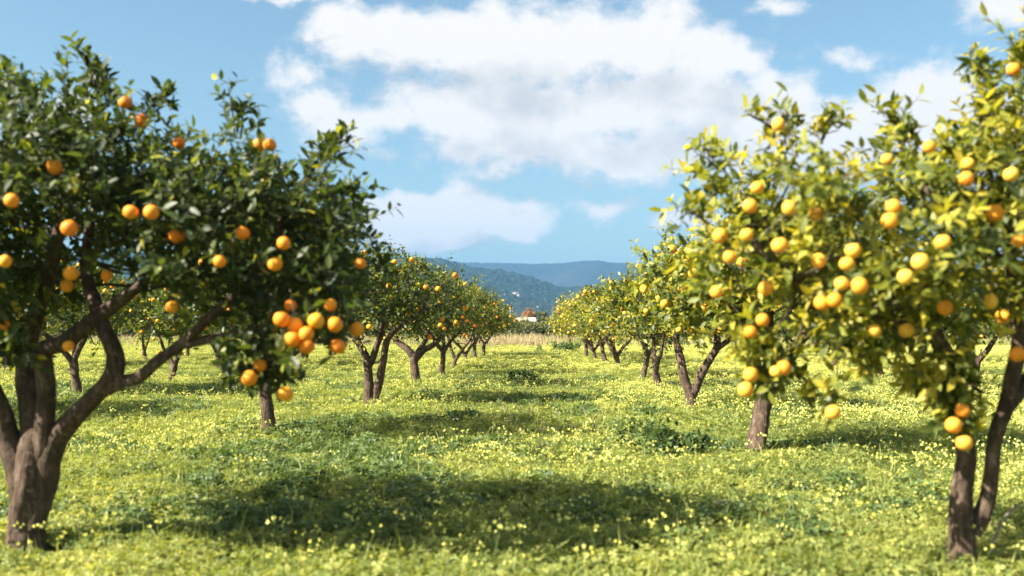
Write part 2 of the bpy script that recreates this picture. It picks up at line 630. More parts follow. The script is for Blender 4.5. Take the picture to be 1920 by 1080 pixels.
def sprigs(C, rad, centre, ntw, nlf, rg, out=.55, up=.25, leaf=.075, tint=(.4, .2)):
    """Twigs that radiate from clump centres, leaves set spirally along each twig."""
    N = len(C)
    c = np.repeat(C, ntw, 0)
    r = np.repeat(np.broadcast_to(rad, (N,)), ntw)
    o = nrm(c - centre)
    td = nrm(rg.normal(0, .6, c.shape) + out * o + np.array([0, 0, up]))
    st = c + rg.normal(0, .22, c.shape) * r[:, None]
    ln = r * rg.uniform(.7, 1.45, len(c))
    T = np.linspace(.18, 1.0, nlf)[None, :] + rg.uniform(-.04, .04, (len(c), nlf))
    bend = np.array([0, 0, -.10]) * rg.uniform(-.5, 1.4, (len(c), 1))
    pos = st[:, None] + td[:, None] * (T * ln[:, None])[..., None] + bend[:, None] * (T ** 2)[..., None] * (ln[:, None, None] / .25)
    a = nrm(np.cross(td, rg.normal(0, 1, td.shape)))
    b = np.cross(td, a)
    ph = np.arange(nlf)[None, :] * 2.4 + rg.uniform(0, 6.28, (len(c), 1))
    rd = np.cos(ph)[..., None] * a[:, None] + np.sin(ph)[..., None] * b[:, None]
    ld = nrm(td[:, None] * .6 + rd * .8 + np.array([0, 0, -.08]) + rg.normal(0, .18, rd.shape))
    nm = nrm(rg.normal(0, .45, rd.shape) + np.array([0, 0, .75]) + .45 * td[:, None] + .25 * o[:, None])
    L = leaf * rg.uniform(.5, 1.28, T.shape) * (1 - .25 * np.clip(T - .7, 0, 1))
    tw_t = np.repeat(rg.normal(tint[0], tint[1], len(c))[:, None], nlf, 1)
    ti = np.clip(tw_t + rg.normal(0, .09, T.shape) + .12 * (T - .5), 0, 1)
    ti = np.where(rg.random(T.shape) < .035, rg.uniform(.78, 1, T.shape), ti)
    tw = np.stack([st, st + td * ln[:, None] * .5 + bend * .25 * (ln[:, None] / .25), st + td * ln[:, None] * .98 + bend * .96 * (ln[:, None] / .25)], 1)
    return dict(pos=pos.reshape(-1, 3), d=ld.reshape(-1, 3), n=nm.reshape(-1, 3), L=L.ravel(), t=ti.ravel(), tw=tw)


def cat(ds):
    return {k_: np.concatenate([d[k_] for d in ds]) for k_ in ds[0]}


def twig_mesh(mb, tw, r0=.0035, r1=.0012):
    N = len(tw)
    td = nrm(tw[:, 2] - tw[:, 0])
    a = nrm(np.cross(td, np.array([.3, .9, .2])))
    b = np.cross(td, a)
    rr = np.array([r0, (r0 + r1) / 2, r1])
    ang = np.array([0, 2.094, 4.189])
    V = tw[:, :, None] + rr[None, :, None, None] * (np.cos(ang)[None, None, :, None] * a[:, None, None] + np.sin(ang)[None, None, :, None] * b[:, None, None])
    f = np.array([(q * 3 + e, q * 3 + (e + 1) % 3, q * 3 + 3 + (e + 1) % 3, q * 3 + 3 + e) for q in (0, 1) for e in range(3)])
    Fc = f[None] + (np.arange(N) * 9)[:, None, None]
    mb.add(V.reshape(-1, 3), Fc.reshape(-1, 4))


def limb_nodes(limbs):
    return np.concatenate([catmull(P, 6)[2:] for P, r in limbs if len(P) > 1])


def branch_mesh(mb, nodes, centre_pts, r0, r1, rg, sides=5):
    """A curved branch from the nearest limb to each clump."""
    low = nodes[nodes[:, 2] > nodes[:, 2].min() + .35]
    low = low if len(low) else nodes
    for c in centre_pts:
        dd = np.linalg.norm(low - c, axis=1) + .7 * np.maximum(0, low[:, 2] - c[2] + .1)
        a = low[np.argmin(dd)]
        mid = (a + c) / 2 + rg.normal(0, .05, 3) + np.array([0, 0, -.05])
        P = catmull([a, mid, c], 4)
        tube(mb, P, np.linspace(r0, r1, len(P)), sides, cap=False)


def trunk_mesh(mb, limbs, rg, sides=16, k=8, rough=.12):
    for P, r in limbs:
        Q = catmull(P, k)
        rr = np.interp(np.linspace(0, 1, len(Q)), np.linspace(0, 1, len(r)), r)
        h_ = np.cumsum(np.r_[0, np.linalg.norm(np.diff(Q, axis=0), axis=1)])[:, None]
        Q = Q + (np.sin(h_ * rg.uniform(5, 9, 3) + rg.uniform(0, 6, 3)) + .5 * np.sin(h_ * rg.uniform(12, 18, 3) + rg.uniform(0, 6, 3))) * rr[:, None] * .13 * np.clip(h_ * 6, 0, 1)
        tube(mb, Q, rr, sides, rough, rg=rg)


LEAF_VARIANTS = []
for tv in (.2, .32, .42, .52, .64, .78, .92):
    q = MB()
    q.add(LEAF8_V, LEAF8_F, tv)
    LEAF_VARIANTS.append((tv, q.mesh('leaf', M_LEAF)))


def single_leaf(parent_loc, parent, pos, d, nml, L, tint):
    s, d, u = leaf_frames(d, nml)
    me = min(LEAF_VARIANTS, key=lambda z: abs(z[0] - tint))[1]
    o = link('leaf', me, parent)
    mt = Matrix(((s[0] * L, d[0] * L, u[0] * L, pos[0] - parent_loc[0]), (s[1] * L, d[1] * L, u[1] * L, pos[1] - parent_loc[1]),
                 (s[2] * L, d[2] * L, u[2] * L, pos[2] - parent_loc[2]), (0, 0, 0, 1)))
    o.matrix_local = mt
    return o


# oranges: four shapes in two colours share their meshes
ORANGE_MESH = {}
iv, if_ = ico(3)
for key, m in (('deep', M_ORANGE), ('pale', M_ORANGE_PALE)):
    ORANGE_MESH[key] = []
    for q in range(3):
        mb = MB()
        rg = np.random.default_rng(50 + q)
        v = iv * np.array([1, 1, .93 + .04 * q])
        v = v * (1 + .018 * np.sin(iv @ rg.normal(0, 2.5, 3) + q))[:, None]
        top = np.clip((iv[:, 2] - .86) / .14, 0, 1)
        v[:, 2] -= .05 * top ** 2
        mb.add(v, if_, mat=0)
        for e in range(5):
            a = e * 1.2566
            mb.add([(0, 0, .93), (.16 * math.cos(a - .35), .16 * math.sin(a - .35), .93), (.26 * math.cos(a), .26 * math.sin(a), .90), (.16 * math.cos(a + .35), .16 * math.sin(a + .35), .93)],
                   [(0, 1, 2, 3)], mat=1)
        tube(mb, [(0, 0, .88), (.03, .02, 1.2), (.10 + .05 * q, .03, 1.55)], [.06, .05, .045], 5, mat=1)
        ORANGE_MESH[key].append(mb.mesh('orange', [m, M_CALYX]))
n_orange = 0


def orange(pos, diam, label, group, key='deep'):
    global n_orange
    n_orange += 1
    o = link('orange', ORANGE_MESH[key][n_orange % 3], loc=tuple(pos))
    o.scale = (diam / 2,) * 3
    o.rotation_euler = (random.uniform(-.5, .5), random.uniform(-.5, .5), random.uniform(0, 6.28))
    return tag(o, label, 'orange', group)


def inside(poly, x, y):
    c = False
    for (x0, y0), (x1, y1) in zip(poly, poly[1:] + poly[:1]):
        if (y0 > y) != (y1 > y) and x < (x1 - x0) * (y - y0) / (y1 - y0) + x0:
            c = not c
    return c


def edge_dist(poly, x, y):
    b = 1e9
    for (x0, y0), (x1, y1) in zip(poly, poly[1:] + poly[:1]):
        dx, dy = x1 - x0, y1 - y0
        t = max(0, min(1, ((x - x0) * dx + (y - y0) * dy) / (dx * dx + dy * dy)))
        b = min(b, math.hypot(x - x0 - t * dx, y - y0 - t * dy))
    return b


def traced_clumps(poly, d, depth, step, inset, rg):
    """Clump centres that fill a rounded crown with this outline."""
    xs_, ys_ = [q[0] for q in poly], [q[1] for q in poly]
    pts = []
    y = min(ys_)
    while y < max(ys_):
        x = min(xs_)
        while x < max(xs_):
            px, py = x + rg.uniform(-.45, .45) * step, y + rg.uniform(-.45, .45) * step
            x += step
            if not inside(poly, px, py):
                continue
            e = edge_dist(poly, px, py)
            if e < inset:
                continue
            half = depth * math.sqrt(min(1, (e + 10) / 190))
            m_ = max(1, int(round(2 * half / .40)))
            for q in range(m_):
                z = -half + (q + .5) * 2 * half / m_ + rg.uniform(-.13, .13)
                p_ = at(px, py, d)
                sc = (d + z) / d
                pts.append(p_ + np.array([p_[0] * 0 + (p_[0]) * (sc - 1) * .35, z, 0]))
        y += step
    return np.array(pts)


def px_limb(pts, d, r, depths=None, rg=None):
    depths = depths or [0] * len(pts)
    P = [at(x, y, d + dz) for (x, y), dz in zip(pts, depths)]
    return (np.array(P), r)


def near_tree(name_label, d, base, limbs, poly, depth, oranges, okey, olabel, ogroup, seed, tint, shoots=(), extra=(), step=72, n_leaf_objs=260, inset=42, ntw=7, nlf=11, skip=.0, zones=()):
    rg = np.random.default_rng(seed)
    root_p = at(base[0], base[1], d)
    root_p[2] = 0
    root = thing('orange_tree', name_label, 'tree', root_p)
    mb = MB()
    trunk_mesh(mb, limbs, rg)
    mb.v = [v - root_p for v in mb.v]
    mb.build('trunk', M_BARK, root)
    C = traced_clumps(poly, d, depth, step, inset, rg)
    C = C[rg.random(len(C)) > skip]
    centre = C.mean(0) - np.array([0, 0, .2])
    parts = [sprigs(C, rg.uniform(.17, .25, len(C)), centre, ntw, nlf, rg, tint=tint)]
    nodes = limb_nodes(limbs)
    bm_ = MB()
    branch_mesh(bm_, nodes, C[::2], .012, .004, rg)
    for pts, dz, nt in shoots:                                     # leafy shoots rising above the crown
        P = catmull([at(x, y, d + dz) for x, y in pts], 5)
        tube(bm_, P, np.linspace(.008, .003, len(P)), 5, cap=False)
        S = sprigs(P[1:], .075, P[0] - np.array([0, 0, .3]), 1 + (nt > 3), 4, rg, up=.5, tint=tint)
        parts.append(S)
    for px, py, dz, r_, nt in extra:                               # hanging clumps
        c = at(px, py, d + dz)[None]
        parts.append(sprigs(c + rg.normal(0, .04, (3, 3)), r_, centre, nt, 8, rg, out=.1, up=-.15, tint=tint))
        if r_ > .08:
            branch_mesh(bm_, nodes, c, .01, .004, rg)
        else:                                                      # a thin twig hanging from the crown above
            tube(bm_, catmull([c[0] + [.05, .04, .34], c[0] + [.03, 0, .17], c[0]], 4), np.linspace(.006, .003, 9), 5, cap=False)
    S = cat(parts)
    # fruit, and no leaf inside it or right in front of the fruit's face
    keep = np.ones(len(S['pos']), bool)
    cp = np.array(CAM)
    for px, py, dia, *own_d in oranges:
        size = (.068 if own_d else .056 if okey == 'deep' else .052) + rg.random() * (.010 if own_d else .021)
        half = depth * math.sqrt(min(1, (edge_dist(poly, px, py) + 10) / 190)) if inside(poly, px, py) else .55
        front = d - half - .06
        dd = own_d[0] if own_d else min(front + .22, max(front - .05, size * F / dia))
        p_ = at(px, py, dd)
        lab_ = next((z[4] for z in zones if z[0] < px < z[1] and z[2] < py < z[3]), olabel)
        orange(p_, size, lab_, ogroup, okey)
        v = p_ - cp
        dist = np.linalg.norm(v)
        v = v / dist
        mid = S['pos'] + S['d'] * S['L'][:, None] * .5
        w = mid - cp
        al = w @ v
        off = np.linalg.norm(w - al[:, None] * v, axis=1)
        keep &= ~((off < (size * .5 + .018) * rg.choice([.55, .8, 1.0, 1.0])) & (al < dist + .04) & (al > dist - .75))
        keep &= np.linalg.norm(mid - p_, axis=1) > size * .5 + .012
    twig_mesh(bm_, S['tw'])
    bm_.v = [v - root_p for v in bm_.v]
    bm_.build('branches', M_TWIG, root)
    idx = np.where(keep)[0]
    # the leaves nearest the camera and in the picture are objects of their own
    q = S['pos'][idx] - cp
    cx = q @ ROT[:, 0] / -(q @ ROT[:, 2]) * F + 960
    dist = np.linalg.norm(q, axis=1) + np.where((cx < 15) | (cx > 1905), 50, 0)
    order = idx[np.argsort(dist)]
    own, rest = order[:n_leaf_objs], order[n_leaf_objs:]
    mb = MB()
    put_leaves(mb, S['pos'][rest] - root_p, S['d'][rest], S['n'][rest], S['L'][rest], S['t'][rest], LEAF8_V, LEAF8_F)
    crown = mb.build('crown', M_LEAF, root)
    crown['kind'] = 'stuff'
    for e in own:
        single_leaf(root_p, crown, S['pos'][e], S['d'][e], S['n'][e], float(S['L'][e]), float(S['t'][e]))
    return root


# --- the two near trees, traced from the photograph at their trunks' distances
DL, DR = 5.7, 5.2
l_limbs = [
    px_limb([(46, 1040), (49, 990), (54, 930), (60, 870), (63, 820), (64, 785)], DL, [.115, .092, .082, .084, .070, .03]),
    px_limb([(50, 985), (40, 905), (22, 830), (0, 770), (-45, 690), (-110, 610), (-170, 520)], DL, [.062, .064, .060, .055, .050, .038, .025], [0, 0, 0, -.05, -.15, -.3, -.4]),
    px_limb([(55, 980), (60, 890), (62, 800), (52, 720), (48, 660), (20, 610), (-20, 560), (-60, 470)], DL, [.062, .070, .062, .062, .060, .046, .036, .022], [0, .02, .02, .05, .1, .15, .25, .4]),
    px_limb([(62, 985), (76, 890), (82, 800), (84, 720), (82, 660), (120, 640), (190, 590), (250, 545), (310, 500)], DL, [.06, .06, .05, .048, .05, .045, .04, .03, .02], [0, 0, -.05, -.08, -.1, -.12, -.2, -.3, -.4]),
    px_limb([(48, 670), (70, 600), (90, 520), (110, 430), (120, 330)], DL, [.05, .045, .04, .03, .018], [.1, .1, 0, -.1, -.1]),
    px_limb([(60, 990), (76, 910), (104, 832), (140, 780), (175, 745), (206, 718)], DL, [.066, .072, .066, .057, .052, .050], [0, 0, 0, -.06, -.12, -.18]),
    px_limb([(200, 724), (214, 690), (212, 650), (196, 610), (176, 560), (160, 500), (170, 420), (200, 330)], DL, [.05, .05, .046, .042, .04, .034, .026, .016], [-.17, -.2, -.2, -.18, -.1, 0, .1, .2]),
    px_limb([(196, 728), (230, 714), (262, 706), (292, 682), (335, 650), (390, 600), (450, 540), (510, 460), (540, 390)], DL, [.045, .036, .032, .031, .030, .027, .023, .018, .012], [-.17, -.2, -.25, -.3, -.35, -.4, -.4, -.35, -.3]),
    px_limb([(335, 650), (420, 630), (500, 610), (570, 570), (620, 520)], DL, [.020, .019, .018, .015, .010], [-.35, -.45, -.5, -.5, -.4]),
    px_limb([(450, 540), (440, 450), (430, 360), (440, 290)], DL, [.024, .02, .015, .01], [-.4, -.3, -.1, 0]),
]
l_poly = [(-330, 330), (-260, 230), (-140, 170), (-40, 165), (30, 150), (90, 185), (130, 195), (200, 165), (285, 185), (318, 235), (350, 290), (385, 275), (415, 230), (470, 222), (505, 290), (545, 355), (590, 300), (640, 285),
          (655, 330), (668, 400), (700, 460), (705, 540), (690, 600), (640, 625), (560, 620), (520, 650), (430, 660), (350, 645), (330, 575), (260, 530), (160, 545), (110, 600), (40, 640), (-60, 640), (-200, 600), (-320, 500)]
l_oranges = [(22, 376, 36), (130, 428, 37), (133, 513, 35), (125, 536, 24), (200, 517, 33), (245, 398, 31), (284, 398, 33), (103, 313, 28), (235, 192, 24), (336, 268, 27), (10, 490, 28), (128, 649, 34),
             (412, 490, 33), (532, 456, 31), (455, 437, 24), (332, 442, 24), (485, 272, 25), (506, 272, 26), (676, 494, 26), (265, 227, 24), (323, 576, 25), (528, 598, 31, 4.75), (553, 609, 31, 4.78), (593, 602, 32, 4.72),
             (575, 626, 32, 4.70), (549, 636, 30, 4.76), (575, 650, 30, 4.78), (628, 609, 29, 4.85), (668, 617, 27, 5.1), (634, 650, 30, 4.85), (487, 685, 25, 4.95), (468, 709, 29, 4.8), (535, 739, 28, 4.9), (516, 495, 25), (620, 572, 24), (545, 573, 25), (5, 610, 28)]
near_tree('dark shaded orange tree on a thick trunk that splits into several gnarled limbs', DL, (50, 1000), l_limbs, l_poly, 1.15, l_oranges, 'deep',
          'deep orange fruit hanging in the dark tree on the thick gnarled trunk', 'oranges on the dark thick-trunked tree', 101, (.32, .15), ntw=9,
          zones=[(510, 690, 590, 660, 'orange in the bright bunch hanging under the dark tree above the slim trunk'), (450, 550, 670, 750, 'orange hanging low in the loose sprig just above the slim second trunk'),
                 (110, 145, 640, 660, 'single orange hanging below the limbs beside the thick gnarled trunk'), (-10, 700, 180, 330, 'orange near the leafy top of the dark thick-trunked tree')],
          shoots=[([(190, 190), (170, 140), (150, 95)], -.2, 4), ([(205, 200), (190, 165), (165, 130)], -.1, 4), ([(440, 260), (436, 210), (428, 165)], -.2, 3), ([(450, 260), (455, 225), (450, 200)], -.1, 3),
                  ([(560, 360), (590, 310), (608, 268)], -.2, 4), ([(590, 350), (625, 295), (643, 262)], -.25, 4), ([(20, 190), (8, 160), (2, 135)], -.2, 4), ([(620, 400), (650, 365), (668, 350)], -.3, 3), ([(270, 215), (300, 185), (318, 195)], 0, 4)],
          extra=[(480, 670, -.75, .10, 5), (485, 705, -.75, .07, 3), (470, 645, -.7, .11, 5), (525, 705, -.75, .06, 2), (560, 600, -.85, .12, 5), (630, 615, -.75, .11, 4), (20, 630, -.6, .15, 7)])

r_limbs = [
    px_limb([(1808, 1070), (1806, 1030), (1803, 970), (1802, 910), (1806, 850), (1800, 780), (1784, 700), (1750, 620), (1700, 550), (1640, 470)], DR, [.080, .068, .062, .055, .050, .045, .042, .038, .030, .018], [0, 0, 0, 0, 0, 0, .05, .1, .1, .1]),
    px_limb([(1822, 1000), (1844, 950), (1858, 890), (1868, 830), (1884, 775), (1912, 735), (1945, 690), (1980, 620), (2010, 520), (2010, 420)], DR, [.045, .042, .038, .037, .038, .038, .036, .034, .028, .02], [0, 0, -.03, -.05, -.08, -.05, 0, .1, .2, .2]),
    px_limb([(1880, 785), (1896, 725), (1912, 660), (1910, 590), (1896, 500), (1870, 400), (1850, 300)], DR, [.04, .04, .036, .034, .03, .022, .014], [-.08, -.08, -.1, -.1, -.05, 0, 0]),
    px_limb([(1750, 620), (1640, 600), (1540, 560), (1450, 500), (1400, 430)], DR, [.03, .028, .024, .02, .012], [.1, 0, -.1, -.2, -.2]),
    px_limb([(1896, 500), (1830, 450), (1760, 380), (1700, 320)], DR, [.022, .02, .016, .01], [-.05, -.2, -.3, -.3]),
]
r_poly = [(1300, 440), (1318, 350), (1345, 305), (1400, 300), (1440, 262), (1490, 262), (1545, 255), (1590, 300), (1640, 300), (1690, 270), (1750, 290), (1790, 280), (1830, 230), (1850, 140), (1920, 110), (2040, 90), (2200, 150),
          (2330, 300), (2360, 450), (2280, 570), (2120, 600), (1990, 570), (1915, 560), (1868, 630), (1850, 700), (1800, 750), (1750, 695), (1640, 668), (1560, 655), (1480, 630), (1400, 615), (1350, 580), (1310, 530)]
r_oranges = [(1460, 233, 28), (1420, 352, 28), (1407, 386, 29), (1350, 442, 28), (1400, 440, 25), (1368, 482, 25), (1343, 548, 26), (1436, 541, 28), (1530, 398, 30), (1480, 390, 25), (1663, 299, 29), (1675, 388, 31),
             (1668, 414, 31), (1768, 454, 32), (1815, 307, 31), (1812, 335, 33), (1896, 327, 30), (1900, 130, 30), (1866, 399, 31), (1910, 452, 31), (1726, 491, 33), (1698, 519, 33), (1588, 495, 30), (1578, 532, 32),
             (1612, 536, 32), (1541, 568, 32), (1565, 563, 30), (1856, 565, 32), (1908, 664, 35), (1808, 830, 36), (1788, 797, 32), (1805, 770, 27), (1562, 773, 30), (1408, 703, 28), (1455, 697, 31), (1470, 690, 28), (1398, 731, 27),
             (1407, 623, 28), (1772, 577, 26), (1881, 594, 27), (1462, 460, 25), (1742, 275, 26), (1535, 489, 27), (1600, 470, 26), (1430, 600, 26), (1640, 620, 25), (1700, 620, 25)]
near_tree('sunlit yellow-green orange tree with two slender stems and a drooping skirt of leaves', DR, (1808, 1040), r_limbs, r_poly, 1.05, r_oranges, 'pale',
          'pale orange fruit hanging in the sunlit yellow-green tree', 'oranges on the sunlit yellow-green tree',
          zones=[(1780, 1830, 750, 850, 'orange in the sprig hanging against the two-stemmed trunk'), (1550, 1575, 760, 790, 'lone orange dangling below the skirt of the sunlit tree'),
                 (1380, 1490, 610, 750, 'orange hanging in front of the stout blotched trunk'), (1890, 1920, 640, 690, 'orange hanging beside the slanting right stem of the two-stemmed tree'), (1300, 1920, 100, 345, 'orange near the leafy top of the sunlit yellow-green tree'),
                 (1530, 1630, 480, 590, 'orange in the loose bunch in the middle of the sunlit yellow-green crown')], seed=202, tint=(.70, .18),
          shoots=[([(1440, 280), (1450, 245), (1400, 212)], -.3, 3), ([(1470, 270), (1478, 235), (1485, 220)], -.3, 3), ([(1540, 270), (1548, 240), (1560, 225)], -.3, 4), ([(1690, 290), (1680, 235), (1642, 195)], -.2, 3),
                  ([(1690, 290), (1700, 240), (1690, 200)], -.2, 3), ([(1860, 170), (1840, 135), (1835, 115)], -.2, 5), ([(1905, 150), (1912, 115), (1918, 92)], -.2, 5), ([(1330, 420), (1300, 400), (1285, 402)], -.3, 3), ([(1830, 260), (1850, 215), (1860, 180)], -.3, 4), ([(1350, 320), (1330, 300), (1318, 292)], -.3, 3)],
          extra=[(1800, 765, -.45, .09, 5), (1790, 735, -.45, .12, 6), (1770, 705, -.4, .12, 6), (1815, 785, -.45, .06, 3), (1460, 670, -.2, .14, 7), (1420, 690, -.2, .12, 6), (1560, 750, -.3, .07, 3), (1720, 690, -.3, .10, 4), (1660, 670, -.3, .10, 4), (1400, 640, -.2, .10, 5)],
          skip=.08, inset=32)


# ------------------------------------------------------------------ the other trees
def auto_tree(seed, limbs=None, Rc=1.35, top=2.55, bottom=.95, leaf=.085, tint=(.42, .18), hi=False, nclump=78, ntw=10, nlf=9, lean=(0, 0)):
    """Mesh data of one orange tree at the origin: trunk, branches, crown, fruit spots."""
    rg = np.random.default_rng(seed)
    cz, hz = (top + bottom) / 2 - .08, (top - bottom) / 2
    pts = []
    ph = rg.uniform(0, 6.28, 6)
    while len(pts) < nclump:
        p_ = rg.uniform(-1, 1, 3)
        rr = np.linalg.norm(p_)
        if rr > 1 or rr < .30:
            continue
        a = math.atan2(p_[1], p_[0])
        env = 1 + .14 * math.sin(2 * a + ph[0]) + .12 * math.sin(3 * a + ph[1]) + .14 * math.sin(4 * p_[2] + 2 * a + ph[2])
        if p_[2] < -.35 and math.hypot(p_[0], p_[1]) < .45:
            continue
        q = np.array([p_[0] * (Rc - .2) * env + lean[0], p_[1] * (Rc - .2) * env + lean[1], cz + p_[2] * (hz - .12) * (1 + .35 * (env - 1))])
        if pts and min(np.linalg.norm(q - z) for z in pts) < .24:
            if rg.random() < .93:
                continue
        pts.append(q)
    C = np.array(pts)
    centre = np.array([lean[0], lean[1], cz - .25])
    if limbs is None:
        fork = rg.uniform(.35, .75)
        ln_ = rg.normal(0, .06, 2)
        f_ = np.array([ln_[0], ln_[1], fork])
        limbs = [(np.array([(0, 0, -.1), (0, 0, .05), f_ * [.5, .5, .55], f_]), [.11, .082, .066, .07])]
        nl = rg.integers(2, 5)
        a0 = rg.uniform(0, 6.28)
        for q in range(nl):
            a = a0 + q * 6.28 / nl + rg.normal(0, .3)
            dv = np.array([math.cos(a), math.sin(a), 0])
            l1 = f_ + dv * .22 + np.array([0, 0, .25])
            l2 = f_ + dv * rg.uniform(.4, .6) + np.array([0, 0, rg.uniform(.45, .65)])
            l3 = f_ + dv * rg.uniform(.55, .8) + np.array([0, 0, 1.05])
            limbs.append((np.array([f_ - [0, 0, .05], l1, l2, l3]), [.054, .044, .034, .018]))
    tm = MB()
    trunk_mesh(tm, limbs, rg, 12 if hi else 9, 6 if hi else 4)
    nodes = limb_nodes(limbs)
    bm_ = MB()
    branch_mesh(bm_, nodes, C, .014, .004, rg, 4)
    parts = [sprigs(C, rg.uniform(.22, .33, len(C)), centre, ntw, nlf, rg, leaf=leaf, tint=tint)]
    for q in range(rg.integers(4, 8)):
        c = C[rg.integers(0, len(C))]
        if c[2] < cz:
            continue
        P = np.array([c + [0, 0, .1], c + [rg.normal(0, .04), rg.normal(0, .04), .22], c + [rg.normal(0, .1), rg.normal(0, .1), rg.uniform(.28, .48)]])
        tube(bm_, P, [.008, .006, .003], 4, cap=False)
        parts.append(sprigs(catmull(P, 3), .10, c - [0, 0, .3], 3, 5, rg, up=.5, leaf=leaf, tint=tint))
    S = cat(parts)
    twig_mesh(bm_, S['tw'][::2])
    tv, tf = (LEAF8_V, LEAF8_F) if hi else (LEAF4_V, LEAF4_F)
    o = nrm(C - centre)
    spots = C + o * .30 + np.array([0, 0, -.06])
    keep = np.ones(len(S['pos']), bool)
    sel = rg.permutation(len(spots))[:60]
    spots = spots[sel]
    spots = spots + rg.normal(0, .06, spots.shape)
    for s_ in spots[:40]:
        keep &= np.linalg.norm(S['pos'] + S['d'] * S['L'][:, None] * .5 - s_, axis=1) > .075
    cm = MB()
    put_leaves(cm, S['pos'][keep], S['d'][keep], S['n'][keep], S['L'][keep], S['t'][keep], tv, tf, 1.1)
    return dict(trunk=tm.mesh('trunk', M_BARK), branches=bm_.mesh('branches', M_TWIG), crown=cm.mesh('crown', M_LEAF), spots=spots, out=o[sel])


def place_tree(T, loc, rz, label, group, scale=1.0):
    root = thing('orange_tree', label, 'tree', (loc[0], loc[1], float(ground_z(loc[0], loc[1]))), rz, group, scale)
    for part in ('trunk', 'branches', 'crown'):
        o = link(part, T[part], root)
        if part == 'crown':
            o['kind'] = 'stuff'
    return root


def local_limbs(specs, d, base):
    b = at(base[0], base[1], d)
    b[2] = 0
    out = []
    for pts, r, dep in specs:
        P, r = px_limb(pts, d, r, dep)
        out.append((P - b, r))
    return out, b


far_spots = []                                                     # fruit too far away to tell apart


def fruit(T, loc, rz, scale, n_, label, group, key, own=True, dia=.082):
    a = math.cos(rz), math.sin(rz)
    got = 0
    order = []
    for s_, o_ in zip(T['spots'], T['out']):
        w = np.array([a[0] * s_[0] - a[1] * s_[1], a[1] * s_[0] + a[0] * s_[1], s_[2]]) * scale + np.array([loc[0], loc[1], 0])
        ow = np.array([a[0] * o_[0] - a[1] * o_[1], a[1] * o_[0] + a[0] * o_[1], o_[2]])
        to_cam = np.array([-w[0], -w[1], 0])
        to_cam /= np.linalg.norm(to_cam)
        order.append((-(ow @ to_cam), tuple(w)))
    order.sort()
    for sc_, w in order[:n_]:
        if own:
            orange(w, dia * random.uniform(.92, 1.08), label, group, key)
        else:
            far_spots.append((w, key))


ORD = ['first', 'second', 'third', 'fourth', 'fifth', 'sixth', 'seventh', 'eighth', 'ninth', 'tenth']
LROW = 'the row led by the thick dark trunk'
RROW = 'the row led by the two-stemmed tree'

spec = {
    'L2': (10.9, (505, 818), [([(506, 830), (505, 812), (500, 750), (504, 700)], [.085, .072, .062, .066], None), ([(504, 712), (480, 660), (455, 610), (430, 550)], [.055, .048, .038, .02], [0, 0, .1, .2]),
                              ([(504, 712), (538, 674), (575, 648), (630, 590), (660, 540)], [.05, .046, .042, .034, .018], [0, -.1, -.2, -.3, -.3]), ([(504, 700), (510, 620), (500, 540)], [.05, .04, .018], [0, .3, .4])]),
    'L3': (15.4, (698, 756), [([(697, 766), (692, 745), (690, 700), (686, 668), (668, 635), (655, 595), (640, 550)], [.10, .08, .064, .06, .05, .04, .022], [0, 0, 0, 0, .1, .2, .2]),
                              ([(690, 690), (706, 655), (714, 620), (716, 580), (722, 530)], [.055, .05, .045, .04, .02], [0, 0, -.1, -.1, -.1]), ([(702, 760), (706, 735), (716, 690), (726, 640), (748, 612), (785, 590), (805, 550)], [.07, .064, .056, .052, .044, .034, .018], [0, 0, -.1, -.2, -.3, -.4, -.4])]),
    'L4': (20.0, (779, 724), [([(780, 732), (779, 718), (777, 690), (779, 668)], [.11, .09, .08, .09], None), ([(778, 676), (764, 658), (745, 645), (728, 620), (715, 580)], [.075, .068, .055, .04, .02], [0, 0, .1, .1, .1]),
                              ([(780, 676), (794, 660), (815, 648), (840, 615), (850, 570)], [.07, .065, .055, .04, .02], [0, 0, -.1, -.2, -.2]), ([(779, 670), (800, 630), (780, 590)], [.05, .04, .02], [0, .3, .4])]),
    'R2': (9.7, (1421, 842), [([(1418, 856), (1420, 836), (1428, 780), (1438, 722)], [.11, .092, .078, .09], None), ([(1436, 735), (1412, 670), (1392, 610), (1360, 530), (1340, 450)], [.062, .055, .046, .036, .018], [0, 0, .1, .2, .2]),
                              ([(1440, 735), (1466, 698), (1500, 640), (1555, 565), (1580, 480)], [.065, .06, .05, .038, .018], [0, 0, -.1, -.1, .1]), ([(1438, 730), (1440, 640), (1450, 540)], [.05, .042, .02], [0, .4, .5])]),
    'R3': (14.7, (1297, 764), [([(1299, 774), (1298, 757), (1295, 738)], [.10, .082, .078], None), ([(1296, 745), (1284, 708), (1272, 662), (1262, 615), (1250, 560), (1245, 500)], [.07, .062, .055, .045, .034, .018], [0, 0, .05, .1, .1, .1]),
                               ([(1297, 745), (1312, 712), (1332, 675), (1345, 650), (1340, 610), (1330, 540)], [.066, .06, .054, .05, .04, .02], [0, -.05, -.1, -.15, 0, .1]), ([(1345, 655), (1365, 640), (1395, 610), (1410, 560)], [.04, .036, .028, .014], [-.15, -.2, -.2, -.2])]),
}
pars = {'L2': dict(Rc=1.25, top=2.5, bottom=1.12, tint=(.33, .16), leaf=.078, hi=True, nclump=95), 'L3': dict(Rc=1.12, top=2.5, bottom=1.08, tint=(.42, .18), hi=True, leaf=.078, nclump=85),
        'L4': dict(Rc=1.22, top=2.55, bottom=1.08, tint=(.42, .18), leaf=.08), 'R2': dict(Rc=1.12, top=2.3, bottom=1.2, tint=(.66, .17), hi=True, leaf=.078, nclump=95), 'R3': dict(Rc=1.15, top=2.28, bottom=1.12, tint=(.62, .18), hi=True, leaf=.08, nclump=90)}
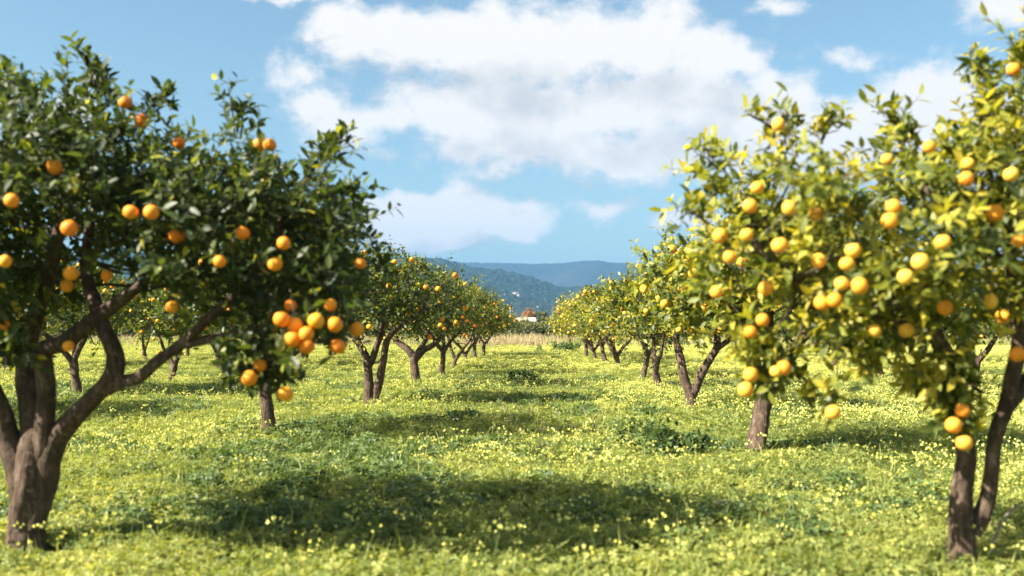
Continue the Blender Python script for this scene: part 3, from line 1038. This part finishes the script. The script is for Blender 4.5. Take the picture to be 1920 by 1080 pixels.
row_info = {
    'L2': ('single-stemmed orange tree, second in ' + LROW, 14, 'deep'),
    'L3': ('ground-forked orange tree, third in ' + LROW, 24, 'deep'),
    'L4': ('orange tree with wide fork, fourth in ' + LROW, 24, 'deep'),
    'R2': ('stout blotched tree, second in ' + RROW, 18, 'pale'),
    'R3': ('V-forked orange tree with open top, third in ' + RROW, 24, 'pale'),
}
for q, key in enumerate(('L2', 'L3', 'L4', 'R2', 'R3')):
    d, base, sp_ = spec[key]
    limbs, b = local_limbs(sp_, d, base)
    T = auto_tree(300 + q, limbs, **pars[key])
    lab, nf, ok = row_info[key]
    assert len(lab.split()) <= 16, lab
    place_tree(T, b, 0, lab, None)
    side = LROW if key[0] == 'L' else RROW
    fruit(T, b, 0, 1, nf, 'small orange fruit in the %s tree of %s' % (ORD[int(key[1]) - 1], side), 'oranges on tree %s of the %s row' % (ORD[int(key[1]) - 1], 'shaded' if key[0] == 'L' else 'sunlit'), ok)

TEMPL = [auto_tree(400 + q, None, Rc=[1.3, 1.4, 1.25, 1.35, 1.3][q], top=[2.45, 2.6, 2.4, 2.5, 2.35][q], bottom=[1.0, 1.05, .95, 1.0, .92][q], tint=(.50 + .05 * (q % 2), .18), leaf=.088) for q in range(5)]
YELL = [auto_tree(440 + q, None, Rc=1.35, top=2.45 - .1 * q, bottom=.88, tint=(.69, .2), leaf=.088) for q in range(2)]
row_l = [(828, 703), (849, 690), (873, 680), (891, 673), (905, 668)]
row_r = [(1237, 726), (1206, 707), (1160, 689), (1135, 681), (1116, 674), (1099, 669)]
for row, start, side, key in ((row_l, 5, LROW, 'deep'), (row_r, 4, RROW, 'pale')):
    for q, (px, py) in enumerate(row):
        d = F * 1.15 / (py - 612)
        b = at(px, 612, d)
        T = TEMPL[(q + (0 if key == 'deep' else 2)) % 5] if key == 'deep' or q < 1 else YELL[q % 2]
        rz, s_ = random.uniform(0, 6.28), random.uniform(.94, 1.05)
        lab = 'small orange tree, %s in %s' % (ORD[start - 1 + q], side)
        place_tree(T, b, rz, lab, None, s_)
        own = q < 3
        fruit(T, b, rz, s_, (20 if key == 'deep' else 34) if own else (18 if key == 'deep' else 50), 'tiny orange fruit in the %s tree of %s' % (ORD[start - 1 + q], side),
              'oranges on tree %s of the %s row' % (ORD[start - 1 + q], 'shaded' if key == 'deep' else 'sunlit'), key, own)

side_rows = [(-8.05, [12.8, 17.2, 21.4, 25.9, 30.2, 34.6, 39.0], 'orange tree in the next row behind the dark thick-trunked tree', 'trees in the second row on the dark side'),
             (-13.6, [25.5, 30.0, 34.3, 38.8], 'orange tree in the outermost row behind the dark thick-trunked tree', 'trees in the third row on the dark side'),
             (7.75, [13.6, 18.2, 22.6, 27.0, 31.5, 36.0, 40.2], 'orange tree in the next row behind the sunlit two-stemmed tree', 'trees in the second row on the sunlit side'),
             (13.3, [24.2, 28.7, 33.1, 37.5], 'orange tree in the outermost row behind the sunlit two-stemmed tree', 'trees in the third row on the sunlit side')]
for X, dl, lab, grp in side_rows:
    for q, d in enumerate(dl):
        T = TEMPL[(q * 2 + int(abs(X))) % 5]
        loc = (X + random.uniform(-.3, .3), d + random.uniform(-.2, .2))
        rz, s_ = random.uniform(0, 6.28), random.uniform(.92, 1.06)
        place_tree(T, loc, rz, lab, grp, s_)
        fruit(T, loc, rz, s_, 26, '', '', 'deep' if X < 0 else 'pale', own=False)

sv, sf = ico(1)
mb = MB()
for w, key in far_spots:
    mb.add(sv * .041 + np.array(w), sf, mat=0 if key == 'deep' else 1)
tag(mb.build('distant_oranges', [M_ORANGE, M_ORANGE_PALE]), 'tiny oranges on the trees far down the rows', kind='stuff')


# ------------------------------------------------------------------ ground cover
HID = bpy.data.collections.new('ground_cover_pieces')             # not linked to the scene: only instanced


def hidden_piece(prefix, q, mesh):
    o = bpy.data.objects.new('%s_%02d' % (prefix, q), mesh)
    return o


def instancer(name, label, pts, rot, scl, idx, meshes):
    col = bpy.data.collections.new(name + '_pieces')
    for q, m in enumerate(meshes):
        col.objects.link(hidden_piece(name, q, m))
    me = bpy.data.meshes.new(name)
    N = len(pts)
    me.vertices.add(N)
    me.vertices.foreach_set('co', np.asarray(pts, np.float32).ravel())
    a = me.attributes.new('rot', 'FLOAT_VECTOR', 'POINT')
    a.data.foreach_set('vector', np.asarray(rot, np.float32).ravel())
    a = me.attributes.new('scl', 'FLOAT', 'POINT')
    a.data.foreach_set('value', np.asarray(scl, np.float32))
    a = me.attributes.new('idx', 'INT', 'POINT')
    a.data.foreach_set('value', np.asarray(idx, np.int32))
    o = link(name, me)
    tr = bpy.data.node_groups.new(name, 'GeometryNodeTree')
    tr.interface.new_socket('Geometry', in_out='INPUT', socket_type='NodeSocketGeometry')
    tr.interface.new_socket('Geometry', in_out='OUTPUT', socket_type='NodeSocketGeometry')
    N_ = tr.nodes
    gi, go = N_.new('NodeGroupInput'), N_.new('NodeGroupOutput')
    ip = N_.new('GeometryNodeInstanceOnPoints')
    ci = N_.new('GeometryNodeCollectionInfo')
    ci.inputs['Collection'].default_value = col
    ci.inputs['Separate Children'].default_value = True
    ci.inputs['Reset Children'].default_value = True
    ip.inputs['Pick Instance'].default_value = True

    def named(nm, ty):
        x = N_.new('GeometryNodeInputNamedAttribute')
        x.data_type = ty
        x.inputs['Name'].default_value = nm
        return x.outputs['Attribute']
    e2r = N_.new('FunctionNodeEulerToRotation')
    tr.links.new(named('rot', 'FLOAT_VECTOR'), e2r.inputs[0])
    tr.links.new(gi.outputs[0], ip.inputs['Points'])
    tr.links.new(ci.outputs[0], ip.inputs['Instance'])
    tr.links.new(named('idx', 'INT'), ip.inputs['Instance Index'])
    tr.links.new(e2r.outputs[0], ip.inputs['Rotation'])
    tr.links.new(named('scl', 'FLOAT'), ip.inputs['Scale'])
    tr.links.new(ip.outputs[0], go.inputs[0])
    md = o.modifiers.new('scatter', 'NODES')
    md.node_group = tr
    return tag(o, label, kind='stuff')


def field_points(dens, d0, d1, rg, margin=2.2, slope=.60, keepf=None):
    """Random points on the field between two distances, in the wedge the camera and a step aside can see."""
    area = (slope * (d1 ** 2 - d0 ** 2)) + 2 * margin * (d1 - d0)
    N = int(area * dens)
    y = np.sqrt(rg.uniform(d0 ** 2, d1 ** 2, N))
    x = rg.uniform(-1, 1, N) * (slope * y + margin)
    if keepf is not None:
        m = rg.random(N) < keepf(x, y)
        x, y = x[m], y[m]
    return x, y


def tuft_mesh(seed, nleaf, rad, h0, h1, size, blades, m=None):
    rg = np.random.default_rng(seed)
    mb = MB()
    r = rad * np.sqrt(rg.random(nleaf))
    a = rg.uniform(0, 6.28, nleaf)
    z = (h0 + (h1 - h0) * rg.random(nleaf) ** .7) * (1 - .35 * (r / rad) ** 2)
    c = np.stack([r * np.cos(a), r * np.sin(a), z], -1)
    nm = nrm(rg.normal(0, .38, (nleaf, 3)) + [0, 0, 1] + .3 * c * [1, 1, 0] / rad)
    u = nrm(np.cross(nm, rg.normal(0, 1, (nleaf, 3))))
    w = np.cross(nm, u)
    L = size * rg.uniform(.7, 1.25, nleaf)
    ti = np.clip(rg.normal(.45, .2, nleaf) + .25 * (z / h1 - .6), 0, 1)
    for q in range(3):
        an = q * 2.094
        ld = math.cos(an) * u + math.sin(an) * w
        ls = -math.sin(an) * u + math.cos(an) * w
        V = np.stack([c, c + (ld * .62 + ls * .46 + nm * .10) * L[:, None], c + (ld * .95) * L[:, None] - nm * .1 * L[:, None], c + (ld * .62 - ls * .46 + nm * .10) * L[:, None]], 1)
        Fc = np.array([(0, 2, 1), (0, 3, 2)])[None] + (np.arange(nleaf) * 4)[:, None, None]
        mb.add(V.reshape(-1, 3), Fc.reshape(-1, 3), np.repeat(ti, 4))
    for q in range(blades):
        a = rg.uniform(0, 6.28)
        r_ = rad * rg.random() ** .5
        p0 = np.array([r_ * math.cos(a), r_ * math.sin(a), 0])
        ln = nrm(np.array([rg.normal(0, .35), rg.normal(0, .35), 1.0])) * h1 * rg.uniform(1.0, 1.9)
        sd_ = nrm(np.cross(ln, rg.normal(0, 1, 3))) * .0035
        dr = np.array([rg.normal(0, .03), rg.normal(0, .03), -.01])
        mb.add([p0 - sd_, p0 + sd_, p0 + ln * .6 + sd_ * .8, p0 + ln * .6 - sd_ * .8, p0 + ln + dr], [(0, 1, 2), (0, 2, 3), (3, 2, 4)], .6 + .4 * rg.random())
    return mb.mesh('clover_tuft', m or M_CLOVER, smooth=False)


def flower_head(mb, c, axis, size, rg, tint):
    axis = nrm(axis)
    u = nrm(np.cross(axis, rg.normal(0, 1, 3)))
    w = np.cross(axis, u)
    opening = rg.uniform(.45, 1.0)
    for q in range(5):
        an = q * 1.2566
        o_ = math.cos(an) * u + math.sin(an) * w
        s_ = -math.sin(an) * u + math.cos(an) * w
        mb.add([c, c + axis * size * .75 + o_ * size * .55 * opening + s_ * size * .34, c + axis * size * 1.0 + o_ * size * .95 * opening, c + axis * size * .75 + o_ * size * .55 * opening - s_ * size * .34], [(0, 1, 2), (0, 2, 3)], tint, 0)
    mb.add([c - axis * size * .35, c + u * size * .16, c - u * size * .08 + w * size * .14, c - u * size * .08 - w * size * .14], [(0, 1, 2), (0, 2, 3), (0, 3, 1)], 0, 1)


def flower_mesh(seed, heads, h, size, spread):
    rg = np.random.default_rng(seed)
    mb = MB()
    top = np.array([rg.normal(0, .03), rg.normal(0, .03), h])
    tube(mb, [(0, 0, 0), top * [.4, .4, .5], top], [.0016, .0014, .0012], 3, mat=1, cap=False)
    for q in range(heads):
        a = q * 6.28 / heads + rg.normal(0, .4)
        e = top + np.array([math.cos(a) * spread, math.sin(a) * spread, rg.uniform(0, .025)]) * (0 if heads == 1 else 1)
        if heads > 1:
            tube(mb, [top, (top + e) / 2 + [0, 0, .006], e], [.001, .001, .001], 3, mat=1, cap=False)
        flower_head(mb, e, np.array([math.cos(a) * .6, math.sin(a) * .6, rg.uniform(.2, 1)]), size * rg.uniform(.85, 1.15), rg, rg.random())
    return mb.mesh('wildflower', [M_PETAL, M_STEM], smooth=False)


rg = np.random.default_rng(5)
tufts = [tuft_mesh(600 + q, 110, .20, .03, .085 + .025 * (q % 3), .021, 5 + 3 * (q % 2)) for q in range(5)]
big_tufts = [tuft_mesh(620 + q, 110, .34, .03, .13, .036, 10) for q in range(3)]
P, Sx, Ix = [], [], []
for dens, d0, d1, s0, which in ((46, 3.2, 11, 1.0, 0), (30, 11, 24, 1.15, 0), (11, 24, 60, 1.0, 1)):
    x, y = field_points(dens, d0, d1, rg)
    z = ground_z(x, y)
    lump = .55 + .9 * fbm(x * .9, y * .9, 77, 3)
    P.append(np.stack([x, y, z], -1))
    Sx.append(s0 * lump * rg.uniform(.8, 1.2, len(x)))
    Ix.append(rg.integers(0, 5, len(x)) if which == 0 else 5 + rg.integers(0, 3, len(x)))
P, Sx, Ix = np.concatenate(P), np.concatenate(Sx), np.concatenate(Ix)
weedy = [tuft_mesh(640 + q, 60, .18, .04, .14, .034, 6, M_WEED) for q in range(2)]
wm = rg.random(len(P)) < np.clip((fbm(P[:, 0] * .8, P[:, 1] * .8, 211, 3) - .52) * 2.2, 0.01, .5)
Ix = np.where(wm & (P[:, 1] < 26), 8 + rg.integers(0, 2, len(P)), Ix)
rot = np.stack([rg.normal(0, .08, len(P)), rg.normal(0, .08, len(P)), rg.uniform(0, 6.28, len(P))], -1)
instancer('clover_carpet', 'low green clover carpet covering the orchard floor', P, rot, Sx, Ix, tufts + big_tufts + weedy)

fl = [flower_mesh(700 + q, [1, 2, 3, 4, 2, 1][q], [.12, .15, .17, .19, .14, .10][q], .0145, .020) for q in range(6)]
big_fl = [flower_mesh(720 + q, 5, .17, .019, .040) for q in range(3)]


def flower_keep(x, y):
    f_ = fbm(x * .55, y * .55, 131, 3)
    g_ = fbm(x * .16, y * .16, 137, 2)
    right = np.clip(.72 + x * .10, .45, 1.3)
    near = np.clip((y - 3.4) / 4.5, .22, 1)
    return np.clip((f_ - .36) * 3.0 + (g_ - .5) * 1.6, .05, 1) * right * near


P, Sx, Ix = [], [], []
own_flowers = []
for dens, d0, d1, s0, which in ((150, 3.2, 11, .9, 0), (165, 11, 24, .95, 0), (52, 24, 58, .95, 1)):
    x, y = field_points(dens, d0, d1, rg, keepf=flower_keep)
    z = ground_z(x, y)
    s_ = s0 * rg.uniform(.55, 1.4, len(x))
    ii = rg.integers(0, 6, len(x)) if which == 0 else 6 + rg.integers(0, 3, len(x))
    if d0 < 5:                                                    # the largest flowers in view stand alone
        inview = (y > 4.75) & (np.abs(x / y + .03) < .50)
        order = np.argsort(np.where(inview, y, 99))[:280]
        own_flowers = [(x[q], y[q], z[q], s_[q], ii[q]) for q in order]
        rest = np.setdiff1d(np.arange(len(x)), order)
        x, y, z, s_, ii = x[rest], y[rest], z[rest], s_[rest], ii[rest]
    P.append(np.stack([x, y, z], -1))
    Sx.append(s_)
    Ix.append(ii)
P, Sx, Ix = np.concatenate(P), np.concatenate(Sx), np.concatenate(Ix)
rot = np.stack([rg.normal(0, .15, len(P)), rg.normal(0, .15, len(P)), rg.uniform(0, 6.28, len(P))], -1)
instancer('field_flowers', 'countless small lemon yellow flowers across the clover', P, rot, Sx, Ix, fl + big_fl)
for x, y, z, s_, ii in own_flowers:
    o = link('wildflower', fl[ii], loc=(x, y, z))
    o.scale = (s_,) * 3
    o.rotation_euler = (random.gauss(0, .12), random.gauss(0, .12), random.uniform(0, 6.28))
    tag(o, 'lemon yellow flower with %s in the foreground clover' % ['one tall head', 'two heads', 'three heads', 'four heads', 'a pair of low heads', 'one short head'][ii], 'flower', 'yellow flowers in the foreground clover')


def blade_tuft(seed, nb, h, rad, width, m, lean=.28):
    rg = np.random.default_rng(seed)
    mb = MB()
    for q in range(nb):
        a = rg.uniform(0, 6.28)
        r_ = rad * rg.random() ** .5
        p0 = np.array([r_ * math.cos(a), r_ * math.sin(a), 0])
        up = nrm(np.array([rg.normal(0, lean), rg.normal(0, lean), 1.0]))
        hh = h * rg.uniform(.5, 1.15)
        sd_ = nrm(np.cross(up, rg.normal(0, 1, 3))) * width
        dr = np.array([rg.normal(0, .12), rg.normal(0, .12), -.06]) * hh
        mb.add([p0 - sd_, p0 + sd_, p0 + up * hh * .6 + sd_ * .8, p0 + up * hh * .6 - sd_ * .8, p0 + up * hh + dr], [(0, 1, 2), (0, 2, 3), (3, 2, 4)], rg.random())
    return mb.mesh('grass_tuft', m, smooth=False)


# dry grass strip where the orchard ends
dry = [blade_tuft(800 + q, 46, .75, .32, .012, M_DRY) for q in range(3)] + [blade_tuft(810, 36, .55, .3, .012, M_CLOVER)]
x = rg.uniform(-48, 48, 3400)
y = rg.uniform(56, 76, 3400)
m_ = rg.random(3400) < np.clip((y - 51) / 9, .08, 1)
x, y = x[m_], y[m_]
ii = np.where(rg.random(len(x)) < np.where(np.abs(x + 2.2) < 2.6, .12, .80), 3, rg.integers(0, 3, len(x)))
instancer('dry_grass', 'strip of tall pale dry grass where the orchard ends', np.stack([x, y, ground_z(x, y)], -1),
          np.stack([0 * x, 0 * x, rg.uniform(0, 6.28, len(x))], -1), rg.uniform(.6, 1.25, len(x)), ii, dry)
# taller green grass blades mixed through the clover
gr = [blade_tuft(820 + q, 9, .24, .10, .0028, M_CLOVER, .22) for q in range(3)]
x, y = field_points(5, 4.0, 26, rg, keepf=lambda x, y: np.clip((fbm(x * .6, y * .6, 171, 2) - .35) * 2.5, .05, 1))
instancer('tall_grass', 'thin taller grass blades standing out of the clover', np.stack([x, y, ground_z(x, y)], -1),
          np.stack([0 * x, 0 * x, rg.uniform(0, 6.28, len(x))], -1), rg.uniform(.6, 1.3, len(x)), rg.integers(0, 3, len(x)), gr)


# ------------------------------------------------------------------ small things lying or standing in the clover
def weed_clump(loc, rad, h, label, seed, leaf=.07):
    rg = np.random.default_rng(seed)
    root = thing('weed_clump', label, 'weed', loc)
    C = np.stack([rg.normal(0, rad * .5, 26), rg.normal(0, rad * .4, 26), rg.uniform(.05, h * .75, 26)], -1)
    S = sprigs(C, .13, np.zeros(3), 6, 7, rg, out=.4, up=.5, leaf=leaf, tint=(.45, .2))
    mb = MB()
    put_leaves(mb, S['pos'], S['d'], S['n'], S['L'], S['t'], LEAF4_V, LEAF4_F, 1.2)
    mb.build('leaves', M_WEED, root)['kind'] = 'stuff'
    mb = MB()
    for c in C:
        tube(mb, catmull([c * [.35, .35, 0], c * [.8, .8, .5], c], 3), np.linspace(.006, .003, 7), 4, cap=False)
    mb.build('stems', M_STEM, root)


for px, py, rad, h, lab in ((1250, 835, .42, .30, 'dark leafy weed clump in the clover near the stout blotched trunk'), (1062, 660, 1.1, .55, 'low dark bush at the foot of the last trees of the sunlit row'),
                            (975, 712, .16, .12, 'small dark weed patch in the grass between the two rows')):
    d = F * 1.15 / (py - 612)
    b = at(px, 612, d)
    weed_clump((b[0], b[1], 0), rad, h, lab, int(px), .07 if d < 20 else .14)

n_twig = 0


def stick(name, label, pts, r0, r1, m, cat_, side=None, group=None):
    """A fallen twig or dead stalk: pts in metres relative to its base."""
    global n_twig
    n_twig += 1
    rg = np.random.default_rng(900 + n_twig)
    mb = MB()
    P = catmull(pts, 5)
    P = P + rg.normal(0, .25, P.shape) * r0
    b = P[0].copy()
    tube(mb, P - b, np.linspace(r0, r1, len(P)), 6, .12, rg=rg)
    for t, dv in (side or []):
        s = P[int(t * (len(P) - 1))] - b
        tube(mb, catmull([s, s + np.array(dv) * .5 + [0, 0, .01], s + np.array(dv)], 3), np.linspace(r0 * .6, r1 * .6, 7), 5, cap=False)
    return tag(mb.build(name, m, loc=tuple(b)), label, cat_, group)


def g_at(px, py):
    d = F * 1.15 / (py - 612)
    return at(px, py, d)


a = g_at(1012, 811)
stick('fallen_twig', 'short pale bleached stick lying on the clover in the second shadow', [a + [0, 0, .03], a + [.09, .02, .045], a + [.19, .0, .03], a + [.24, .03, -.02]], .010, .006, M_STICK, 'stick')
a = g_at(995, 850)
stick('fallen_twig', 'dark brown crooked stick lying between the two foreground shadows', [a + [0, 0, .02], a + [.06, .03, .05], a + [.14, .05, .07]], .011, .006, M_TWIG, 'stick', [(.6, (.02, .02, .06))])
a = g_at(1335, 962)
stick('fallen_twig', 'thin pale stick at the edge of the big foreground shadow', [a + [0, 0, .05], a + [.06, 0, .07], a + [.14, .02, .06]], .007, .004, M_STICK, 'stick')
a = g_at(1858, 1030)
stick('leaf_blade', 'thin pale leaf blade rising out of the clover beside the two-stemmed trunk', [a + [0, 0, -.02], a + [.06, .05, .10], a + [.14, .1, .17], a + [.20, .12, .20]], .009, .005, M_STICK, 'branch')  # dry leaf blade, modelled as a thin stick
a = g_at(975, 772)
stick('dead_stalk', 'bent dark dead stalk leaning over the clover beyond the second shadow', [a + [-.12, 0, .20], a + [-.05, .02, .12], a + [.02, .02, .04], a + [.05, .02, -.05]], .008, .006, M_TWIG, 'stalk')
for px, py, h, lab in ((1077, 812, .24, 'upright brown dead stalk in the clover, the shorter of two'), (1116, 812, .30, 'upright brown dead stalk in the clover, the taller of two'), (1050, 728, .36, 'tall reddish dead weed stalk with side twigs further up the lane'),
                       (940, 770, .45, 'thin grey dead weed stem arching over the second shadow'), (870, 735, .35, 'thin dead weed stem standing near the wide Y-forked tree')):
    a = g_at(px, py)
    a[2] = 0
    stick('dead_stalk', lab, [a, a + [.01, 0, h * .4], a + [-.02, .01, h * .75], a + [.02 - .2 * (h > .4), 0, h]], .007, .003, M_BARK, 'stalk', [(.5, (.05, .02, .08)), (.7, (-.05, 0, .07)), (.4, (-.04, .02, .06))])
for q in range(14):                                               # thin dry weed stems standing in the lane
    a = g_at(random.uniform(850, 1130), random.uniform(716, 840))
    a[2] = 0
    h = random.uniform(.22, .42)
    w_ = random.uniform(-.12, .12)
    stick('dead_stalk', 'thin dry weed stem in the lane between the two rows', [a, a + [w_ * .2, 0, h * .4], a + [w_ * .6, .01, h * .75], a + [w_, 0, h]], .004, .002, M_STICK if q % 3 == 0 else M_BARK, 'stalk',
          [(.5, (.04, .02, .06)), (.7, (-.04, 0, .05))], 'thin dry weed stems in the lane')
for px, py, lab in ((985, 877, 'fallen orange half hidden in the lane between the foreground shadows'),):
    a = at(px, py + 8, 8.3) if px > 500 else np.array([at(60, 612, 5.38)[0], 5.38, .085])
    orange(a, .078, lab, 'fallen oranges', 'deep')


# ------------------------------------------------------------------ the far side of the field
def bush_meshes(seed, rad, h, leaf, m, nclump=30):
    rg = np.random.default_rng(seed)
    a = rg.uniform(0, 6.28, nclump)
    r_ = rad * np.sqrt(rg.random(nclump)) * .8
    z = h * (.12 + .75 * rg.random(nclump) * (1 - .5 * (r_ / rad) ** 2))
    C = np.stack([r_ * np.cos(a), r_ * np.sin(a), z], -1)
    S = sprigs(C, rad * .28, np.array([0, 0, h * .3]), 9, 8, rg, leaf=leaf, tint=(.5, .25))
    mb = MB()
    put_leaves(mb, S['pos'], S['d'], S['n'], S['L'], S['t'], LEAF4_V, LEAF4_F, 1.2)
    st = MB()
    for c in C[::2]:
        tube(st, catmull([c * [.15, .15, 0] - [0, 0, .05], c * [.5, .5, .55], c], 3), np.linspace(.03, .01, 7), 5, cap=False)
    return mb.mesh('foliage', m), st.mesh('stems', M_TWIG)


BUSH = [bush_meshes(850 + q, 2.0, 2.0, .20, M_SCRUB, 52) for q in range(3)]
for q in range(42):
    X = -46 + q * 2.25 + random.uniform(-.8, .8)
    Y = 82 + random.uniform(-2, 3)
    s_ = random.uniform(.85, 1.05)
    root = thing('scrub_bush', 'olive scrub bush in the hedge line behind the dry grass', 'bush', (X, Y, 0), random.uniform(0, 6.28), 'bushes along the end of the field', s_)
    link('foliage', BUSH[q % 3][0], root)['kind'] = 'stuff'
    link('stems', BUSH[q % 3][1], root)

M_WHITE = plain('white_wall', (.78, .76, .72), .8, .2, .12, 1.5)
M_CREAM = plain('cream_wall', (.62, .54, .44), .8, .2, .15, 1.0)
M_TILE = plain('roof_tile', (.36, .17, .10), .85, .2, .35, 3.0)
M_PALE_ROOF = plain('pale_roof', (.70, .68, .64), .7, .3, .2, 2.0)
M_GLASS = plain('dark_window', (.05, .06, .07), .2, .5, .2, 1.0)
M_BRICK = plain('chimney_brick', (.24, .10, .07), .9, .2, .35, 2.0)
M_POLE = plain('pole_concrete', (.55, .53, .50), .8, .2, .15, 2.0)
M_ROCK = plain('pale_rock', (.36, .30, .26), .9, .2, .45, .25)


def house(name, label, loc, w, dpt, h, roof_h, wall, roof, rz=0, group=None):
    root = thing(name, label, 'house', loc, rz, group)
    mb = MB()
    box(mb, -w / 2, w / 2, -dpt / 2, dpt / 2, -1.5, h)
    mb.add([(-w / 2, -dpt / 2, h), (-w / 2, dpt / 2, h), (-w / 2, 0, h + roof_h), (w / 2, -dpt / 2, h), (w / 2, dpt / 2, h), (w / 2, 0, h + roof_h)], [(0, 1, 2), (3, 5, 4)])
    mb.build('wall', wall, root, False)
    mb = MB()
    e = .35
    z0 = h - roof_h * e / (dpt / 2)
    t = .16
    for s in (-1, 1):
        v = [(-w / 2 - e, s * (dpt / 2 + e), z0 + .02), (w / 2 + e, s * (dpt / 2 + e), z0 + .02), (w / 2 + e, 0, h + roof_h + .02), (-w / 2 - e, 0, h + roof_h + .02)]
        v2 = [(a, b, c + t) for a, b, c in v]
        mb.add(v + v2, [(0, 1, 2, 3), (4, 7, 6, 5), (0, 4, 5, 1), (1, 5, 6, 2), (2, 6, 7, 3), (3, 7, 4, 0)])
    mb.build('roof', roof, root, False)
    k_ = max(2, int(w / 3))
    for q in range(k_):
        mb = MB()
        cx = -w / 2 + (q + .5) * w / k_
        box(mb, cx - .45, cx + .45, -dpt / 2 - .03, -dpt / 2 + .1, h * .5, h * .5 + 1.1)
        mb.build('window', M_GLASS, root, False)
    return root


p_ = at(986, 612, 190)
house('farm_shed', 'low white shed with a pale roof behind the hedge', (p_[0], p_[1], 0), 2.8, 5, 2.2, .5, M_WHITE, M_PALE_ROOF, .1)


def far_tree(loc, h, rad, m, label, seed, leaf=.35):
    rg = np.random.default_rng(seed)
    root = thing('far_tree', label, 'tree', loc)
    mb = MB()
    tube(mb, catmull([(0, 0, -.2), (.05, 0, h * .3), (-.1, .1, h * .7)], 4), np.linspace(h * .035, h * .012, 9), 8)
    for q in range(5):
        a = q * 1.25
        tube(mb, catmull([(0, 0, h * .3), (math.cos(a) * rad * .4, math.sin(a) * rad * .4, h * .5), (math.cos(a) * rad * .7, math.sin(a) * rad * .7, h * .7)], 3), np.linspace(h * .018, h * .006, 7), 5)
    mb.build('trunk', M_BARK, root)
    C = []
    while len(C) < 36:
        v = rg.uniform(-1, 1, 3)
        if np.linalg.norm(v) < 1:
            C.append((v[0] * rad * .8, v[1] * rad * .8, h * .62 + v[2] * h * .33))
    S = sprigs(np.array(C), rad * .3, np.array([0, 0, h * .5]), 10, 7, rg, leaf=leaf, tint=(.5, .25))
    mb = MB()
    put_leaves(mb, S['pos'], S['d'], S['n'], S['L'], S['t'], LEAF4_V, LEAF4_F, 1.3)
    mb.build('crown', m, root)['kind'] = 'stuff'


for px, d, h, rad, m, lab in ((990, 230, 5.0, 2.2, M_AUTUMN, 'rust orange autumn tree behind the low white shed'), (1012, 236, 4.6, 2.4, M_SCRUB, 'olive green tree beside the rust tree behind the white shed'),
                              (1128, 250, 8.6, 3.4, M_AUTUMN, 'rust coloured tree showing above the end of the sunlit row'), (965, 120, 2.3, 2.2, M_DRY, 'pale feathery reed-like shrub above the hedge beside the pole')):
    p_ = at(px, 612, d)
    far_tree((p_[0], p_[1], 0), h, rad, m, lab, int(px), .35 if d > 150 else .22)
p_ = at(1048, 612, 300)
root = thing('chimney_stack', 'narrow red-brown brick chimney stack beyond the field', 'chimney', (p_[0], p_[1], 0))
mb = MB()
tube(mb, [(0, 0, -.5), (0, 0, 3), (0, 0, 7.2)], [.75, .68, .60], 10, cap=False)
mb.build('shaft', M_BRICK, root)
mb = MB()
tube(mb, [(0, 0, 7.15), (0, 0, 7.2), (0, 0, 7.7), (0, 0, 7.72)], [.60, .74, .74, .3], 10)
mb.build('rim', M_BRICK, root)
p_ = at(957, 612, 180)
root = thing('utility_pole', 'slim pale utility pole standing behind the hedge', 'pole', (p_[0], p_[1], 0))
mb = MB()
tube(mb, [(0, 0, -.5), (0, 0, 2), (0, 0, 4.9)], [.13, .12, .09], 8)
mb.build('shaft', M_POLE, root)
mb = MB()
box(mb, -.45, .45, -.05, .05, 4.45, 4.55)
mb.build('crossarm', M_POLE, root, False)


def on_hill(px, py):
    """Where the sight line through a photo pixel meets the wooded hill."""
    v = ray(px, py)
    for d in np.arange(1400, 2800, 5.0):
        q = np.array(CAM) + v * (d / v[1])
        if near_hill(q[0], q[1]) > q[2]:
            return q
    return None


HOUSES = [(925, 556, 11, 'pale house at the upper edge of the hillside hamlet'), (934, 561, 10, 'pale house at the lower edge of the hillside hamlet'), (942, 557, 9, 'pale house nearest the rock scar on the hillside'),
          (1012, 580, 9, 'pale house at the foot of the wooded hill, above the rust tree'), (1030, 577, 8, 'pale house at the foot of the hill beside the chimney stack'), (1080, 581, 9, 'pale house at the hill foot above the sunlit row')]
for px, py, w, lab in HOUSES:
    q = on_hill(px, py)
    if q is None:
        continue
    house('hillside_house', lab, (q[0], q[1], q[2] - .5), w, 9, 5.0, 1.6, M_CREAM, M_TILE, random.uniform(-.4, .4), 'pale houses on the hillside')
q = on_hill(966, 560)
if q is not None:
    mb = MB()
    v, f = ico(4)
    rgk = np.random.default_rng(3)
    bump = 1 + .35 * np.sin(v @ rgk.normal(0, 4, 3)) * np.sin(v @ rgk.normal(0, 6, 3) + 1) + .15 * np.sin(v @ rgk.normal(0, 14, 3)) + rgk.normal(0, .03, len(v))
    v = v * bump[:, None] * np.array([9, 12, 10])
    v[:, 1] += v[:, 2] * 1.2
    mb.add(v, f)
    tag(mb.build('rock_outcrop', M_ROCK, loc=tuple(q + np.array([0, 3, 1]))), 'pale bare rock scar on the wooded hillside', 'rock')

# ------------------------------------------------------------------ haze
mb = MB()
box(mb, -9000, 9000, -600, 9500, -4, 400)
m, k, out = mat('haze')
pv = k.node('ShaderNodeVolumePrincipled')
pv.inputs['Color'].default_value = (.13, .31, .58, 1)
pv.inputs['Density'].default_value = .00017
pv.inputs['Anisotropy'].default_value = .0
k.t.links.new(pv.outputs[0], out.inputs['Volume'])
tag(mb.build('haze', m, smooth=False), 'thin blue haze in the air towards the hills', kind='stuff')
# print('oranges', n_orange, 'far', len(far_spots), 'objects', len(SC.objects), 'tris', sum(sum(len(p.vertices) - 2 for p in me.polygons) for me in []) )
